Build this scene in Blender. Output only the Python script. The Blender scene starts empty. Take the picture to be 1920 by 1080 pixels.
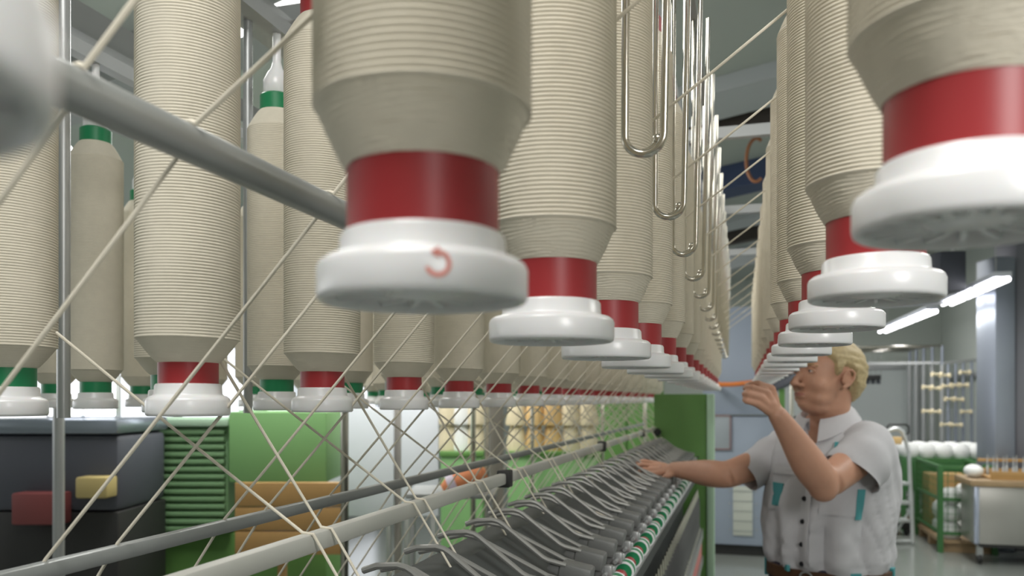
import bpy, bmesh, math, random
import numpy as np
from mathutils import Vector, Matrix, Quaternion, noise

random.seed(7)
S = bpy.context.scene
COL = S.collection
PI = math.pi
R = math.radians

# ------------------------------------------------------------------ camera
CAMZ = 1.58
FPX, VPX, HORIZ = 1500.0, 1390.0, 750.0
YAW = math.atan((VPX - 960.0) / FPX)
cd = bpy.data.cameras.new('camera')
cam = bpy.data.objects.new('camera', cd)
COL.objects.link(cam)
cam.location = (0, 0, CAMZ)
cam.rotation_euler = (PI / 2, 0, YAW)
cd.sensor_width = 36.0
cd.lens = 36.0 * FPX / 1920.0
cd.shift_y = (HORIZ - 540.0) / 1920.0
cd.clip_start = 0.02
cd.clip_end = 80
cd.dof.use_dof = True
cd.dof.focus_distance = 1.1
cd.dof.aperture_fstop = 5.4
S.camera = cam

# ------------------------------------------------------------------ world, light, exposure
W = bpy.data.worlds.new('world')
S.world = W
W.use_nodes = True
W.node_tree.nodes['Background'].inputs[0].default_value = (1.0, 0.985, 0.95, 1)
W.node_tree.nodes['Background'].inputs[1].default_value = 0.42
S.view_settings.view_transform = 'Standard'
S.view_settings.look = 'None'
S.view_settings.exposure = 0.0
S.view_settings.gamma = 1.0
S.view_settings.use_curve_mapping = False


def area(name, loc, rot, sx, sy, power, col=(1, 1, 1)):
    l = bpy.data.lights.new(name, 'AREA')
    l.shape = 'RECTANGLE'
    l.size, l.size_y = sx, sy
    l.energy = power
    l.color = col
    o = bpy.data.objects.new(name, l)
    o.location = loc
    o.rotation_euler = rot
    COL.objects.link(o)
    return o


# daylight through the windows of the left wall, skylights and lamp rows over the hall, and two added fills
area('window_daylight', (-6.6, 2.5, 2.3), (0, R(-82), 0), 1.2, 12.0, 70, (1.0, 0.985, 0.95))
area('overhead_fill', (-0.3, -0.2, 3.3), (0, 0, 0), 0.8, 0.8, 38, (1.0, 0.985, 0.95))  # added fill above the camera, no known lamp there
area('near_right_fill', (1.5, -1.2, 2.5), (0, R(65), R(-35)), 0.8, 0.8, 48, (1.0, 0.985, 0.96))  # unseen fill added behind the camera at right to brighten the middle row
area('left_lamp_row', (-2.0, 4.5, 3.3), (0, R(-15), 0), 1.0, 5.0, 190, (1.0, 0.99, 0.95))
area('right_lamp_row', (1.6, 3.5, 2.9), (0, 0, 0), 0.3, 3.0, 42, (1.0, 0.99, 0.95))
area('aisle_lamp_row', (2.0, 9.0, 2.62), (0, 0, 0), 0.3, 6.0, 70, (1.0, 0.99, 0.95))
area('rear_lamp_row', (0.3, 12.0, 3.6), (0, 0, 0), 3.0, 3.0, 55, (1.0, 0.99, 0.95))

# ------------------------------------------------------------------ pixel -> place
RT = Vector((math.cos(YAW), math.sin(YAW), 0))
FW = Vector((-math.sin(YAW), math.cos(YAW), 0))
UP = Vector((0, 0, 1))


def Q(u, v, z):
    """point seen at pixel u, v at camera depth z"""
    return Vector((0, 0, CAMZ)) + z * (FW + RT * ((u - 960) / FPX) + UP * ((HORIZ - v) / FPX))


def G(u, z, h):
    """point at pixel column u, camera depth z, height h over the floor"""
    p = Q(u, HORIZ, z)
    p.z = h
    return p


# ------------------------------------------------------------------ materials
MATS = {}


def mat(name, col, rough=0.5, metal=0.0, noise_amt=0.0, noise_scale=20.0, bump=0.0, bump_scale=200.0,
        emit=None, estr=0.0, spec=0.5, sss=0.0, trans=0.0):
    if name in MATS:
        return MATS[name]
    m = bpy.data.materials.new(name)
    m.use_nodes = True
    nt = m.node_tree
    b = nt.nodes['Principled BSDF']
    b.inputs['Base Color'].default_value = (*col, 1)
    b.inputs['Roughness'].default_value = rough
    b.inputs['Metallic'].default_value = metal
    b.inputs['Specular IOR Level'].default_value = spec
    if sss:
        b.inputs['Subsurface Weight'].default_value = sss
        b.inputs['Subsurface Radius'].default_value = (0.01, 0.004, 0.002)
        b.inputs['Subsurface Scale'].default_value = 0.5
    if trans:
        b.inputs['Transmission Weight'].default_value = trans
    tc = nt.nodes.new('ShaderNodeTexCoord')
    if noise_amt:
        n = nt.nodes.new('ShaderNodeTexNoise')
        n.inputs['Scale'].default_value = noise_scale
        n.inputs['Detail'].default_value = 4
        nt.links.new(tc.outputs['Object'], n.inputs['Vector'])
        mx = nt.nodes.new('ShaderNodeMix')
        mx.data_type = 'RGBA'
        lo = tuple(max(0, c * (1 - noise_amt)) for c in col)
        hi = tuple(min(1, c * (1 + noise_amt)) for c in col)
        mx.inputs[6].default_value = (*lo, 1)
        mx.inputs[7].default_value = (*hi, 1)
        nt.links.new(n.outputs['Fac'], mx.inputs[0])
        nt.links.new(mx.outputs[2], b.inputs['Base Color'])
    if bump:
        n2 = nt.nodes.new('ShaderNodeTexNoise')
        n2.inputs['Scale'].default_value = bump_scale
        n2.inputs['Detail'].default_value = 3
        nt.links.new(tc.outputs['Object'], n2.inputs['Vector'])
        bp = nt.nodes.new('ShaderNodeBump')
        bp.inputs['Strength'].default_value = bump
        bp.inputs['Distance'].default_value = 0.002
        nt.links.new(n2.outputs['Fac'], bp.inputs['Height'])
        nt.links.new(bp.outputs['Normal'], b.inputs['Normal'])
    if emit:
        b.inputs['Emission Color'].default_value = (*emit, 1)
        b.inputs['Emission Strength'].default_value = estr
    MATS[name] = m
    return m


YARN = mat('cream_roving', (0.725, 0.672, 0.56), 0.9, noise_amt=0.06, noise_scale=60, bump=0.15, bump_scale=1400, spec=0.15)
STRAND = mat('cream_strand', (0.74, 0.69, 0.58), 0.9, spec=0.15, bump=0.3, bump_scale=1500)
REDT = mat('red_tube', (0.37, 0.03, 0.035), 0.42, noise_amt=0.1, noise_scale=14)
GREENT = mat('green_tube', (0.015, 0.23, 0.09), 0.4)
CAPW = mat('white_plastic', (0.82, 0.82, 0.83), 0.28, noise_amt=0.03, noise_scale=30, sss=0.1)
STAIN = mat('red_print', (0.83, 0.30, 0.25), 0.6)
CHROME = mat('chrome', (0.62, 0.59, 0.52), 0.2, 1.0)
STEEL = mat('grey_steel', (0.42, 0.43, 0.43), 0.4, 0.6)
TUBEG = mat('grey_enamel_tube', (0.33, 0.345, 0.34), 0.36, 0.35)
RAILG = mat('pale_grey_rail', (0.55, 0.55, 0.51), 0.45, 0.2)
ARMG = mat('satin_arm', (0.36, 0.36, 0.345), 0.38, 0.55)
BLOCK = mat('dark_grey_block', (0.17, 0.175, 0.17), 0.45, 0.2, bump=0.2, bump_scale=300)
BED = mat('dark_bed', (0.055, 0.062, 0.06), 0.55)
BLACK = mat('black_plastic', (0.02, 0.02, 0.02), 0.5)
GREENP = mat('green_enamel', (0.11, 0.25, 0.06), 0.5, noise_amt=0.08, noise_scale=8)
GREENL = mat('pale_green_edge', (0.42, 0.60, 0.44), 0.4)
GREENB = mat('light_green_sheet', (0.22, 0.44, 0.17), 0.5)
GREENR = mat('ribbed_green_sheet', (0.20, 0.36, 0.18), 0.5)
BLUEG = mat('blue_grey_enamel', (0.32, 0.37, 0.46), 0.45, noise_amt=0.04, noise_scale=3)
BLUEL = mat('pale_blue_grey', (0.42, 0.48, 0.58), 0.45)
FLOORM = mat('polished_floor', (0.27, 0.29, 0.27), 0.14, noise_amt=0.07, noise_scale=1.2)
WALLM = mat('pale_wall', (0.50, 0.54, 0.49), 0.7)
WALLG = mat('grey_wall', (0.56, 0.60, 0.59), 0.6)
CEILM = mat('grey_green_ceiling', (0.45, 0.49, 0.46), 0.8)
BEAML = mat('pale_beam', (0.5, 0.53, 0.55), 0.5)
BEAMD = mat('dark_beam', (0.05, 0.04, 0.035), 0.6)
BEAMB = mat('navy_beam', (0.05, 0.075, 0.16), 0.6)
ORANGE = mat('orange_hose', (0.75, 0.22, 0.05), 0.5)
COPPER = mat('copper_cable', (0.36, 0.15, 0.07), 0.5)
SKIN = mat('skin', (0.54, 0.29, 0.195), 0.5, noise_amt=0.10, noise_scale=26, bump=0.15, bump_scale=180, sss=0.12)
HAIR = mat('blond_hair', (0.44, 0.345, 0.185), 0.6, noise_amt=0.3, noise_scale=90)
SHIRT = mat('grey_cotton', (0.56, 0.555, 0.58), 0.85, noise_amt=0.03, noise_scale=60, bump=0.2, bump_scale=500, spec=0.2)
TEAL = mat('teal_cloth', (0.075, 0.31, 0.33), 0.8)
DENIM = mat('navy_trousers', (0.035, 0.032, 0.06), 0.85)
LEATHER = mat('brown_leather', (0.085, 0.04, 0.018), 0.55, noise_amt=0.3, noise_scale=40)
BUTTON = mat('black_button', (0.015, 0.015, 0.02), 0.3)
EYEW = mat('eye_white', (0.75, 0.72, 0.68), 0.3)
IRIS = mat('grey_iris', (0.05, 0.06, 0.07), 0.2)
LIPS = mat('lips', (0.48, 0.20, 0.16), 0.5)
BROW = mat('blond_brow', (0.36, 0.22, 0.11), 0.8)
ALU = mat('aluminium', (0.66, 0.68, 0.68), 0.35, 0.5)
STAINL = mat('stainless', (0.50, 0.49, 0.46), 0.35, 0.85, noise_amt=0.08, noise_scale=4)
COLUMN = mat('column_steel', (0.30, 0.33, 0.39), 0.32, 0.5)
WOOD = mat('worn_wood', (0.36, 0.25, 0.14), 0.6, noise_amt=0.2, noise_scale=9)
WOODO = mat('ochre_board', (0.42, 0.25, 0.09), 0.6, noise_amt=0.15, noise_scale=7)
WHITEY = mat('white_yarn', (0.82, 0.83, 0.82), 0.9)
CREAMC = mat('cream_cone', (0.72, 0.63, 0.44), 0.9)
OCHREC = mat('ochre_cone', (0.70, 0.48, 0.22), 0.9)
WHITEP = mat('white_sheet', (0.72, 0.75, 0.82), 0.6)
CAGE = mat('cage_green', (0.05, 0.17, 0.05), 0.5)
PINK = mat('pink_plastic', (0.62, 0.24, 0.22), 0.5)
DARKM = mat('dark_machine', (0.07, 0.075, 0.095), 0.5)
MAROON = mat('maroon_box', (0.20, 0.05, 0.05), 0.6)
POSTB = mat('brown_grey_post', (0.27, 0.25, 0.22), 0.6)
TUBEL = mat('fluorescent_tube', (1, 1, 1), 0.4, emit=(1.0, 0.98, 1.0), estr=6.0)
PANE = mat('daylit_pane', (1, 1, 1), 0.2, emit=(0.90, 0.93, 1.0), estr=1.5)
GLOWBALL = mat('highlight_glow', (1, 1, 1), 0.3, emit=(1, 1, 1), estr=6.0)  # glow put in for out-of-focus highlights, not a real lamp


# ------------------------------------------------------------------ mesh builder
class MB:
    def __init__(self):
        self.v, self.f = [], []

    def add(self, vs, fs):
        o = len(self.v)
        self.v += [tuple(p) for p in vs]
        self.f += [tuple(i + o for i in q) for q in fs]
        return self

    def box(self, c, s, rot=None, bev=0.0):
        c = Vector(c)
        hx, hy, hz = s[0] / 2, s[1] / 2, s[2] / 2
        if bev <= 0:
            pts = [(x, y, z) for x in (-hx, hx) for y in (-hy, hy) for z in (-hz, hz)]
            fs = [(0, 1, 3, 2), (4, 6, 7, 5), (0, 4, 5, 1), (2, 3, 7, 6), (0, 2, 6, 4), (1, 5, 7, 3)]
        else:
            b = min(bev, hx * .9, hy * .9, hz * .9)
            bm = bmesh.new()
            bmesh.ops.create_cube(bm, size=1.0)
            for v in bm.verts:
                v.co = Vector((v.co.x * 2 * hx, v.co.y * 2 * hy, v.co.z * 2 * hz))
            bmesh.ops.bevel(bm, geom=bm.edges[:], offset=b, segments=2, affect='EDGES', profile=0.5)
            bm.verts.index_update()
            pts = [v.co.copy() for v in bm.verts]
            fs = [[v.index for v in f.verts] for f in bm.faces]
            bm.free()
        M = rot.to_matrix() if isinstance(rot, Quaternion) else (rot if rot is not None else Matrix.Identity(3))
        return self.add([c + M @ Vector(p) for p in pts], fs)

    def beam(self, a, b, w, h, up=UP, bev=0.0):
        """box section running from a to b"""
        a, b = Vector(a), Vector(b)
        d = (b - a)
        L = d.length
        x = d.normalized()
        y = up.cross(x)
        if y.length < 1e-6:
            y = Vector((0, 1, 0))
        y.normalize()
        z = x.cross(y)
        M = Matrix((x, y, z)).transposed()
        return self.box((a + b) / 2, (L, w, h), M, bev)

    def tube(self, pts, rad, seg=10, caps=True, flat=1.0):
        pts = [Vector(p) for p in pts]
        n = len(pts)
        if not hasattr(rad, '__len__'):
            rad = [rad] * n
        vs, fs = [], []
        t0 = (pts[1] - pts[0]).normalized()
        nrm = t0.orthogonal().normalized()
        prev = t0
        for i, p in enumerate(pts):
            if i == 0:
                t = t0
            elif i == n - 1:
                t = (pts[-1] - pts[-2]).normalized()
            else:
                t = ((pts[i + 1] - p).normalized() + (p - pts[i - 1]).normalized())
                t = t.normalized() if t.length > 1e-9 else prev
            q = prev.rotation_difference(t)
            nrm = (q @ nrm).normalized()
            prev = t
            bn = t.cross(nrm)
            for k in range(seg):
                a = 2 * PI * k / seg
                vs.append(p + rad[i] * (math.cos(a) * nrm + flat * math.sin(a) * bn))
        for i in range(n - 1):
            for k in range(seg):
                k2 = (k + 1) % seg
                fs.append((i * seg + k, i * seg + k2, (i + 1) * seg + k2, (i + 1) * seg + k))
        if caps:
            fs.append(tuple(range(seg - 1, -1, -1)))
            fs.append(tuple((n - 1) * seg + k for k in range(seg)))
        return self.add(vs, fs)

    def lathe(self, prof, seg=32, c=(0, 0, 0), axis=None):
        """prof = [(r, z)...]; closed at an end when r == 0"""
        c = Vector(c)
        M = Matrix.Identity(3)
        if axis is not None:
            M = UP.rotation_difference(Vector(axis).normalized()).to_matrix()
        vs, fs, rings = [], [], []
        for r, z in prof:
            if r <= 1e-9:
                rings.append((len(vs), 1))
                vs.append(c + M @ Vector((0, 0, z)))
            else:
                rings.append((len(vs), seg))
                for k in range(seg):
                    a = 2 * PI * k / seg
                    vs.append(c + M @ Vector((r * math.cos(a), r * math.sin(a), z)))
        for (i0, n0), (i1, n1) in zip(rings, rings[1:]):
            for k in range(seg):
                k2 = (k + 1) % seg
                if n0 == 1 and n1 == 1:
                    continue
                if n0 == 1:
                    fs.append((i0, i1 + k2, i1 + k))
                elif n1 == 1:
                    fs.append((i0 + k, i0 + k2, i1))
                else:
                    fs.append((i0 + k, i0 + k2, i1 + k2, i1 + k))
        return self.add(vs, fs)

    def ball(self, c, r, seg=16, rings=10, M=None):
        if not hasattr(r, '__len__'):
            r = (r, r, r)
        c = Vector(c)
        M = M if M is not None else Matrix.Identity(3)
        vs = [c + M @ Vector((0, 0, -r[2]))]
        for i in range(1, rings):
            th = -PI / 2 + PI * i / rings
            for k in range(seg):
                a = 2 * PI * k / seg
                vs.append(c + M @ Vector((r[0] * math.cos(th) * math.cos(a), r[1] * math.cos(th) * math.sin(a), r[2] * math.sin(th))))
        vs.append(c + M @ Vector((0, 0, r[2])))
        fs = []
        for k in range(seg):
            k2 = (k + 1) % seg
            fs.append((0, 1 + k2, 1 + k))
            for i in range(rings - 2):
                a, b = 1 + i * seg, 1 + (i + 1) * seg
                fs.append((a + k, a + k2, b + k2, b + k))
            fs.append((1 + (rings - 2) * seg + k, 1 + (rings - 2) * seg + k2, len(vs) - 1))
        return self.add(vs, fs)

    def mesh(self, name, m, smooth=True, off=Vector((0, 0, 0))):
        me = bpy.data.meshes.new(name)
        if off.length:
            me.from_pydata([tuple(Vector(p) - off) for p in self.v], [], self.f)
        else:
            me.from_pydata(self.v, [], self.f)
        me.materials.append(m)
        if smooth:
            me.polygons.foreach_set('use_smooth', [True] * len(me.polygons))
            try:
                me.set_sharp_from_angle(angle=R(38))
            except Exception:
                pass
        me.update()
        return me


def woff(o):
    p = Vector((0, 0, 0))
    while o:
        p += o.location
        o = o.parent
    return p


def obj(name, mb, m, parent=None, smooth=True, loc=None, label=None):
    """link one mesh object; coordinates in mb are world ones (or local to loc when given)"""
    if isinstance(mb, MB):
        off = woff(parent) if (parent and loc is None) else Vector((0, 0, 0))
        me = mb.mesh(name, m, smooth, off)
    else:
        me = mb
    o = bpy.data.objects.new(name, me)
    COL.objects.link(o)
    if parent:
        o.parent = parent
    if loc is not None:
        o.location = loc
    if label:
        o['label'] = label
    return o


def thing(name, label, cat, loc=(0, 0, 0), group=None):
    o = bpy.data.objects.new(name, None)
    o.empty_display_size = 0.05
    COL.objects.link(o)
    o.location = loc
    o['label'], o['category'] = label, cat
    if group:
        o['group'] = group
    return o


def tag(o, label, cat, group=None):
    o['label'], o['category'] = label, cat
    if group:
        o['group'] = group
    return o


def struct(name, mb, m, parent=None, smooth=False):
    o = obj(name, mb, m, parent, smooth)
    if not parent:
        o['kind'] = 'structure'
    return o


def copy_tree(o, parent=None):
    c = o.copy()
    COL.objects.link(c)
    if parent:
        c.parent = parent
    for ch in list(o.children):
        copy_tree(ch, c)
    return c


ORD = ['nearest', 'second', 'third', 'fourth', 'fifth', 'sixth', 'seventh', 'eighth', 'ninth', 'tenth', 'eleventh',
       'twelfth', 'thirteenth', 'fourteenth', 'fifteenth', 'sixteenth', 'seventeenth', 'eighteenth', 'nineteenth',
       'twentieth']


def zc(h):
    return CAMZ + h


# ------------------------------------------------------------------ setting
struct('floor', MB().box((-1.0, 6, -0.05), (18, 22, 0.1)), FLOORM)
struct('wall_front', MB().box((-1.8, -4.1, 2.4), (10.6, .2, 4.8)), WALLM)
BACKY = 15.2
struct('wall_back', MB().box((-2.0, BACKY + .1, 2.4), (16, .2, 4.8)), WALLM)
struct('wall_right', MB().box((3.4, 5.6, 2.4), (.2, 19.2, 4.8)), WALLM)
struct('trim_1', MB().box((3.28, 9.6, .72), (.04, 11.0, 1.44)), WALLG)
# ceiling slopes up to the right, with beams across
CS = 0.17
cb = MB()
xl, xr = -7.0, 3.5
cb.add([(xl, -4.0, 3.75 + CS * xl), (xr, -4.0, 3.75 + CS * xr), (xr, 15.3, 3.75 + CS * xr), (xl, 15.3, 3.75 + CS * xl),
        (xl, -4.0, 3.85 + CS * xl), (xr, -4.0, 3.85 + CS * xr), (xr, 15.3, 3.85 + CS * xr), (xl, 15.3, 3.85 + CS * xl)],
       [(0, 3, 2, 1), (4, 5, 6, 7), (0, 1, 5, 4), (1, 2, 6, 5), (2, 3, 7, 6), (3, 0, 4, 7)])
struct('ceiling', cb, CEILM)


def cross_beam(n, y, w, h, m, drop=0.0):
    struct('trim_%d' % n, MB().beam((xl, y, 3.75 + CS * xl - h / 2 - drop), (xr, y, 3.75 + CS * xr - h / 2 - drop), w, h), m)


cross_beam(2, 5.75, .55, .10, BEAML)
cross_beam(3, 6.22, .10, .16, BEAMD)
cross_beam(4, 7.75, .35, .22, BEAMB)
cross_beam(5, 8.25, .25, .12, STEEL)
cross_beam(6, 9.7, .5, .12, BEAML)
cross_beam(7, 10.4, .16, .2, BEAMD)
cross_beam(8, 12.0, .6, .2, BEAML)
cross_beam(9, 3.2, .25, .2, STEEL)

# left wall with windows
struct('wall_left', MB().box((-7.1, 5.6, .55), (.2, 19.2, 1.1)).box((-7.1, 5.6, 2.62), (.2, 19.2, .5)).box((-7.1, -2.15, 1.75), (.2, 3.7, 1.3)), WALLM)
for i, y in enumerate((1.2, 4.2, 7.2, 10.2, 13.2)):
    wf = MB()
    for dy in (-1.45, 0, 1.45):
        wf.box((-7.02, y + dy, 1.75), (.12, .08, 1.3))
    for z in (1.12, 2.36):
        wf.box((-7.02, y, z), (.12, 2.98, .07))
    w = struct('window_%d' % (i + 1), wf, ALU)
    obj('pane', MB().box((-7.06, y - .72, 1.75), (.02, 1.36, 1.2)), PANE, w, False)
    obj('pane', MB().box((-7.06, y + .72, 1.75), (.02, 1.36, 1.2)), PANE, w, False)

# sliding door on the back wall
dr = struct('door_1', MB().box((1.75, BACKY - .06, 1.05), (2.2, .08, 2.1)), WALLG)
obj('door_frame', MB().box((1.75, BACKY - .04, 2.16), (2.4, .1, .1)).box((.6, BACKY - .04, 1.05), (.1, .1, 2.1)).box((2.9, BACKY - .04, 1.05), (.1, .1, 2.1)), STEEL, dr, False)

# ------------------------------------------------------------------ spinning frame
MY0, MY1 = 0.35, 4.75
mach = thing('spinning_frame', 'long spinning frame with rows of drafting arms, green end panel and chrome hooks', 'spinning machine', (-.36, 2.6, 0))


def mp(name, mb, m, parent=mach, smooth=True, label=None):
    return obj(name, mb, m, parent, smooth, None, label)


# creel bar over which the roving runs
BARX, BARZ, BARR = -.385, zc(.186), .0135
mp('creel_bar', MB().tube([(BARX, .12, BARZ), (BARX, 6.0, BARZ)], BARR, 20), TUBEG)
# rear rails behind the drafting arms
NRX, NRZ = -.50, zc(-.172)
FRX, FRZ = -.70, zc(-.178)
rail = mp('guide_rail', MB().beam((NRX, .3, NRZ), (NRX, MY1 + .02, NRZ), .018, .024, bev=.004), RAILG)
mp('guide_rail', MB().beam((FRX, .3, FRZ), (FRX, 6.0, FRZ), .016, .018, bev=.003), TUBEG)
for y in (1.68, 2.95, 4.2):
    obj('rail_clamp', MB().box((NRX + .002, y, NRZ), (.03, .03, .038), bev=.004), BLACK, rail)

# creel top rails that carry the bobbin hangers
ROWS = {'left': (-.165, .052), 'right': (.114, .088), 'far': (-.605, -.018), 'green': (-.885, -.020), 'outer': (-1.38, -.02)}
for k in ('left', 'right', 'far'):
    x, h = ROWS[k]
    mp('creel_rail', MB().beam((x, .1, zc(h + .70)), (x, 5.9, zc(h + .70)), .03, .03), STEEL)
mp('creel_rail', MB().beam((-1.09, .4, zc(.90)), (-1.09, 6.2, zc(.90)), .07, .06), STEEL)
mp('creel_rail', MB().beam((-.885, .4, zc(.74)), (-.885, 6.2, zc(.74)), .03, .03), STEEL)
for y in (.55, 1.75, 2.95, 4.15, 5.35):
    mp('creel_crossbar', MB().beam((-1.12, y, zc(.95)), (.16, y, zc(.95)), .03, .04), STEEL)
for y in (1.08, 1.60, 2.36, 3.4, 4.9):
    mp('creel_post', MB().tube([(-1.09, y, zc(-.03)), (-1.09, y, zc(.9))], .0105, 14), STEEL)

# chrome wire hooks
HX, HZ = -.098, .258
hk = MB()
r, rw = .0205, .0044
path = [(-r, 0, .70), (-r * .98, 0, r)]
for i in range(1, 12):
    a = PI + PI * i / 12
    path.append((r * math.cos(a), 0, r + r * math.sin(a)))
path += [(r, 0, r), (r + .010, 0, .555)]
path[0] = (-r + .004, 0, .70)
hk.tube(path, rw, 12)
stub = []
for i in range(0, 6):
    a = -PI / 2 + (PI / 2.4) * i / 5
    stub.append((r * .78 * math.cos(a) - .002, .006, r + r * .82 * math.sin(a)))
hk.tube(stub, rw * .85, 10)
hk.ball(stub[-1], rw * 1.35, 10, 6)
hook_me = hk.mesh('guide_hook', CHROME)
mp('hook_rail', MB().beam((HX - .018, .3, zc(.965)), (HX - .018, 5.2, zc(.965)), .02, .02), STEEL)
for k in range(15):
    obj('guide_hook', hook_me, None, mach, loc=Vector((HX, .845 + .303 * k, zc(HZ))) - mach.location)

# drafting arms ------------------------------------------------------
SP = .1375
AY0 = .72
NA = 29


def arm_meshes():
    bent = MB()
    pts = [(-.482, 0, -.226), (-.462, 0, -.219), (-.432, 0, -.2165), (-.420, 0, -.2190), (-.412, 0, -.2235), (-.338, 0, -.2790), (-.328, 0, -.2835), (-.296, 0, -.2905)]
    pts = [Vector(p) + Vector((0, -.030, 0)) for p in pts]
    bent.tube(pts, .0047, 8)
    straight = MB()
    straight.tube([(-.486, .034, -.238), (-.462, .034, -.232), (-.436, .034, -.236), (-.306, .010, -.2890), (-.29, .008, -.2925)], .0045, 8)
    block = MB()
    block.box((-.2815, -.010, -.3075), (.058, .046, .034), Quaternion((0, 1, 0), R(10)), .006)
    block.box((-.318, -.012, -.299), (.026, .030, .016), Quaternion((0, 1, 0), R(24)), .003)
    block.box((-.262, -.012, -.333), (.018, .026, .03), None, .004)
    clip = MB()
    clip.tube([(-.250, -.040, -.334), (-.250, .05, -.334)], .0045, 8)
    clip.box((-.247, -.012, -.330), (.016, .014, .024), None, .003)
    clip.box((-.246, .03, -.338), (.012, .01, .020), None, .002)
    wheel = MB()
    wc = (-.238, .022, -.362)
    wheel.lathe([(0, -.0195), (.0185, -.0195), (.0212, -.0185), (.0212, -.0150), (.019, -.0140), (0, -.0140)], 24, wc, (0, 1, 0))
    wheel2 = MB().lathe([(0, .0140), (.019, .0140), (.0212, .0150), (.0212, .0185), (.0185, .0195), (0, .0195)], 24, wc, (0, 1, 0))
    band = MB().lathe([(.0186, -.0141), (.0200, -.0130), (.0200, .0130), (.0186, .0141)], 24, wc, (0, 1, 0))
    face = MB().lathe([(0, -.0206), (.0168, -.0206), (.0172, -.0194), (0, -.0194)], 24, wc, (0, 1, 0))
    red = MB().lathe([(0, -.014), (.0135, -.014), (.015, -.012), (.015, .012), (.0135, .014), (0, .014)], 16, (-.240, -.046, -.364), (0, 1, 0))
    roller = MB().tube([(-.239, -.068, -.363), (-.239, .068, -.363)], .006, 8)
    return [('bent_lever', bent.mesh('bent_lever', ARMG), None),
            ('straight_lever', straight.mesh('straight_lever', ARMG), None),
            ('arm_block', block.mesh('arm_block', BLOCK), None),
            ('spring_clip', clip.mesh('spring_clip', STEEL), None),
            ('roller_flange', wheel.mesh('roller_flange', CAPW), 'white flange'),
            ('roller_flange', wheel2.mesh('roller_flange', CAPW), 'white flange'),
            ('roller_cover', band.mesh('roller_cover', GREENT), 'green roller cover'),
            ('roller_face', face.mesh('roller_face', GREENT), 'green end face'),
            ('cleaner_ring', red.mesh('cleaner_ring', REDT), 'red ring'),
            ], roller.mesh('drafting_arm', STEEL)


subs, roller_me = arm_meshes()
for k in range(NA):
    a = obj('drafting_arm', roller_me, None, mach, loc=Vector((0, AY0 + SP * k, CAMZ)) - mach.location)
    for n, me, lab in subs:
        c = obj(n, me, None, a, loc=(0, 0, 0), label=lab)

mp('roller_bed', MB().add([(x_, y_, zc(z_)) for y_ in (.3, MY1) for x_, z_ in ((-.50, -.262), (-.43, -.258), (-.335, -.312), (-.268, -.352), (-.262, -.372), (-.226, -.392), (-.228, -.425), (-.50, -.44))],
                          [tuple((i, (i + 1) % 8, 8 + (i + 1) % 8, 8 + i)) for i in range(8)] + [tuple(range(7, -1, -1)), tuple(range(8, 16))]), BED, smooth=False)
mp('fluted_roller', MB().tube([(-.236, .3, zc(-.392)), (-.236, MY1, zc(-.392))], .010, 12), STEEL)
# spindles below
spm = MB().lathe([(0, 0), (.018, 0), (.018, .02), (.014, .03), (.016, .10), (.014, .17), (.010, .185), (0, .185)], 12)
tip_me = MB().lathe([(0, .184), (.0085, .184), (.0075, .20), (.004, .23), (0, .232)], 10).mesh('spindle_tip', CHROME)
base_me = MB().lathe([(.0182, .002), (.021, .004), (.021, .012), (.0182, .014)], 12).mesh('spindle_ring', CHROME)
sp_me = spm.mesh('spindle', mat('spindle_grey', (.11, .112, .112), .5, .2))
pk_me = MB().lathe([(0, 0), (.018, 0), (.02, .01), (.02, .09), (.012, .1), (0, .1)], 12).mesh('spindle_cover', PINK)
for k in range(46):
    y = 1.45 + .0725 * k
    sp_ = obj('spindle', sp_me, None, mach, loc=Vector((-.244, y, zc(-.745))) - mach.location)
    obj('spindle_tip', tip_me, None, sp_, loc=(0, 0, 0), label='shiny tip')
    obj('spindle_ring', base_me, None, sp_, loc=(0, 0, 0), label='shiny ring')
    obj('spindle_cover', pk_me, None, mach, loc=Vector((-.238, y, zc(-.90))) - mach.location, label='pink plastic cover')
mp('spindle_rail', MB().box((-.262, (MY1 + .3) / 2, zc(-.77)), (.10, MY1 - .3, .05)), STEEL, smooth=False)
mp('lower_casing', MB().box((-.41, (MY1 + .3) / 2, (zc(-.44)) / 2), (.17, MY1 - .3, zc(-.44))), BED, smooth=False)
mp('cover_rail', MB().box((-.262, (MY1 + .3) / 2, zc(-.92)), (.10, MY1 - .3, .04)), STEEL, smooth=False)

# green end of the frame
PX0, PX1 = -.50, -.195
ep = mp('end_panel', MB().box(((PX0 + PX1) / 2, MY1 + .12, (zc(.035)) / 2), (PX1 - PX0, .12, zc(.035)), None, .004), GREENP)
mp('end_post', MB().box((PX1 + .022, MY1 + .12, (zc(.035)) / 2), (.042, .14, zc(.035)), None, .006), GREENL)
obj('bolt', MB().lathe([(0, .004), (.006, .004), (.006, 0)], 10, (-.245, MY1 + .058, zc(-.335)), (0, -1, 0)), BLACK, ep)
obj('rail_socket', MB().lathe([(0, .04), (.02, .04), (.024, .03), (.024, 0)], 12, (NRX + .02, MY1 + .06, zc(-.19)), (0, -1, 0)), BLACK, ep)

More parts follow.
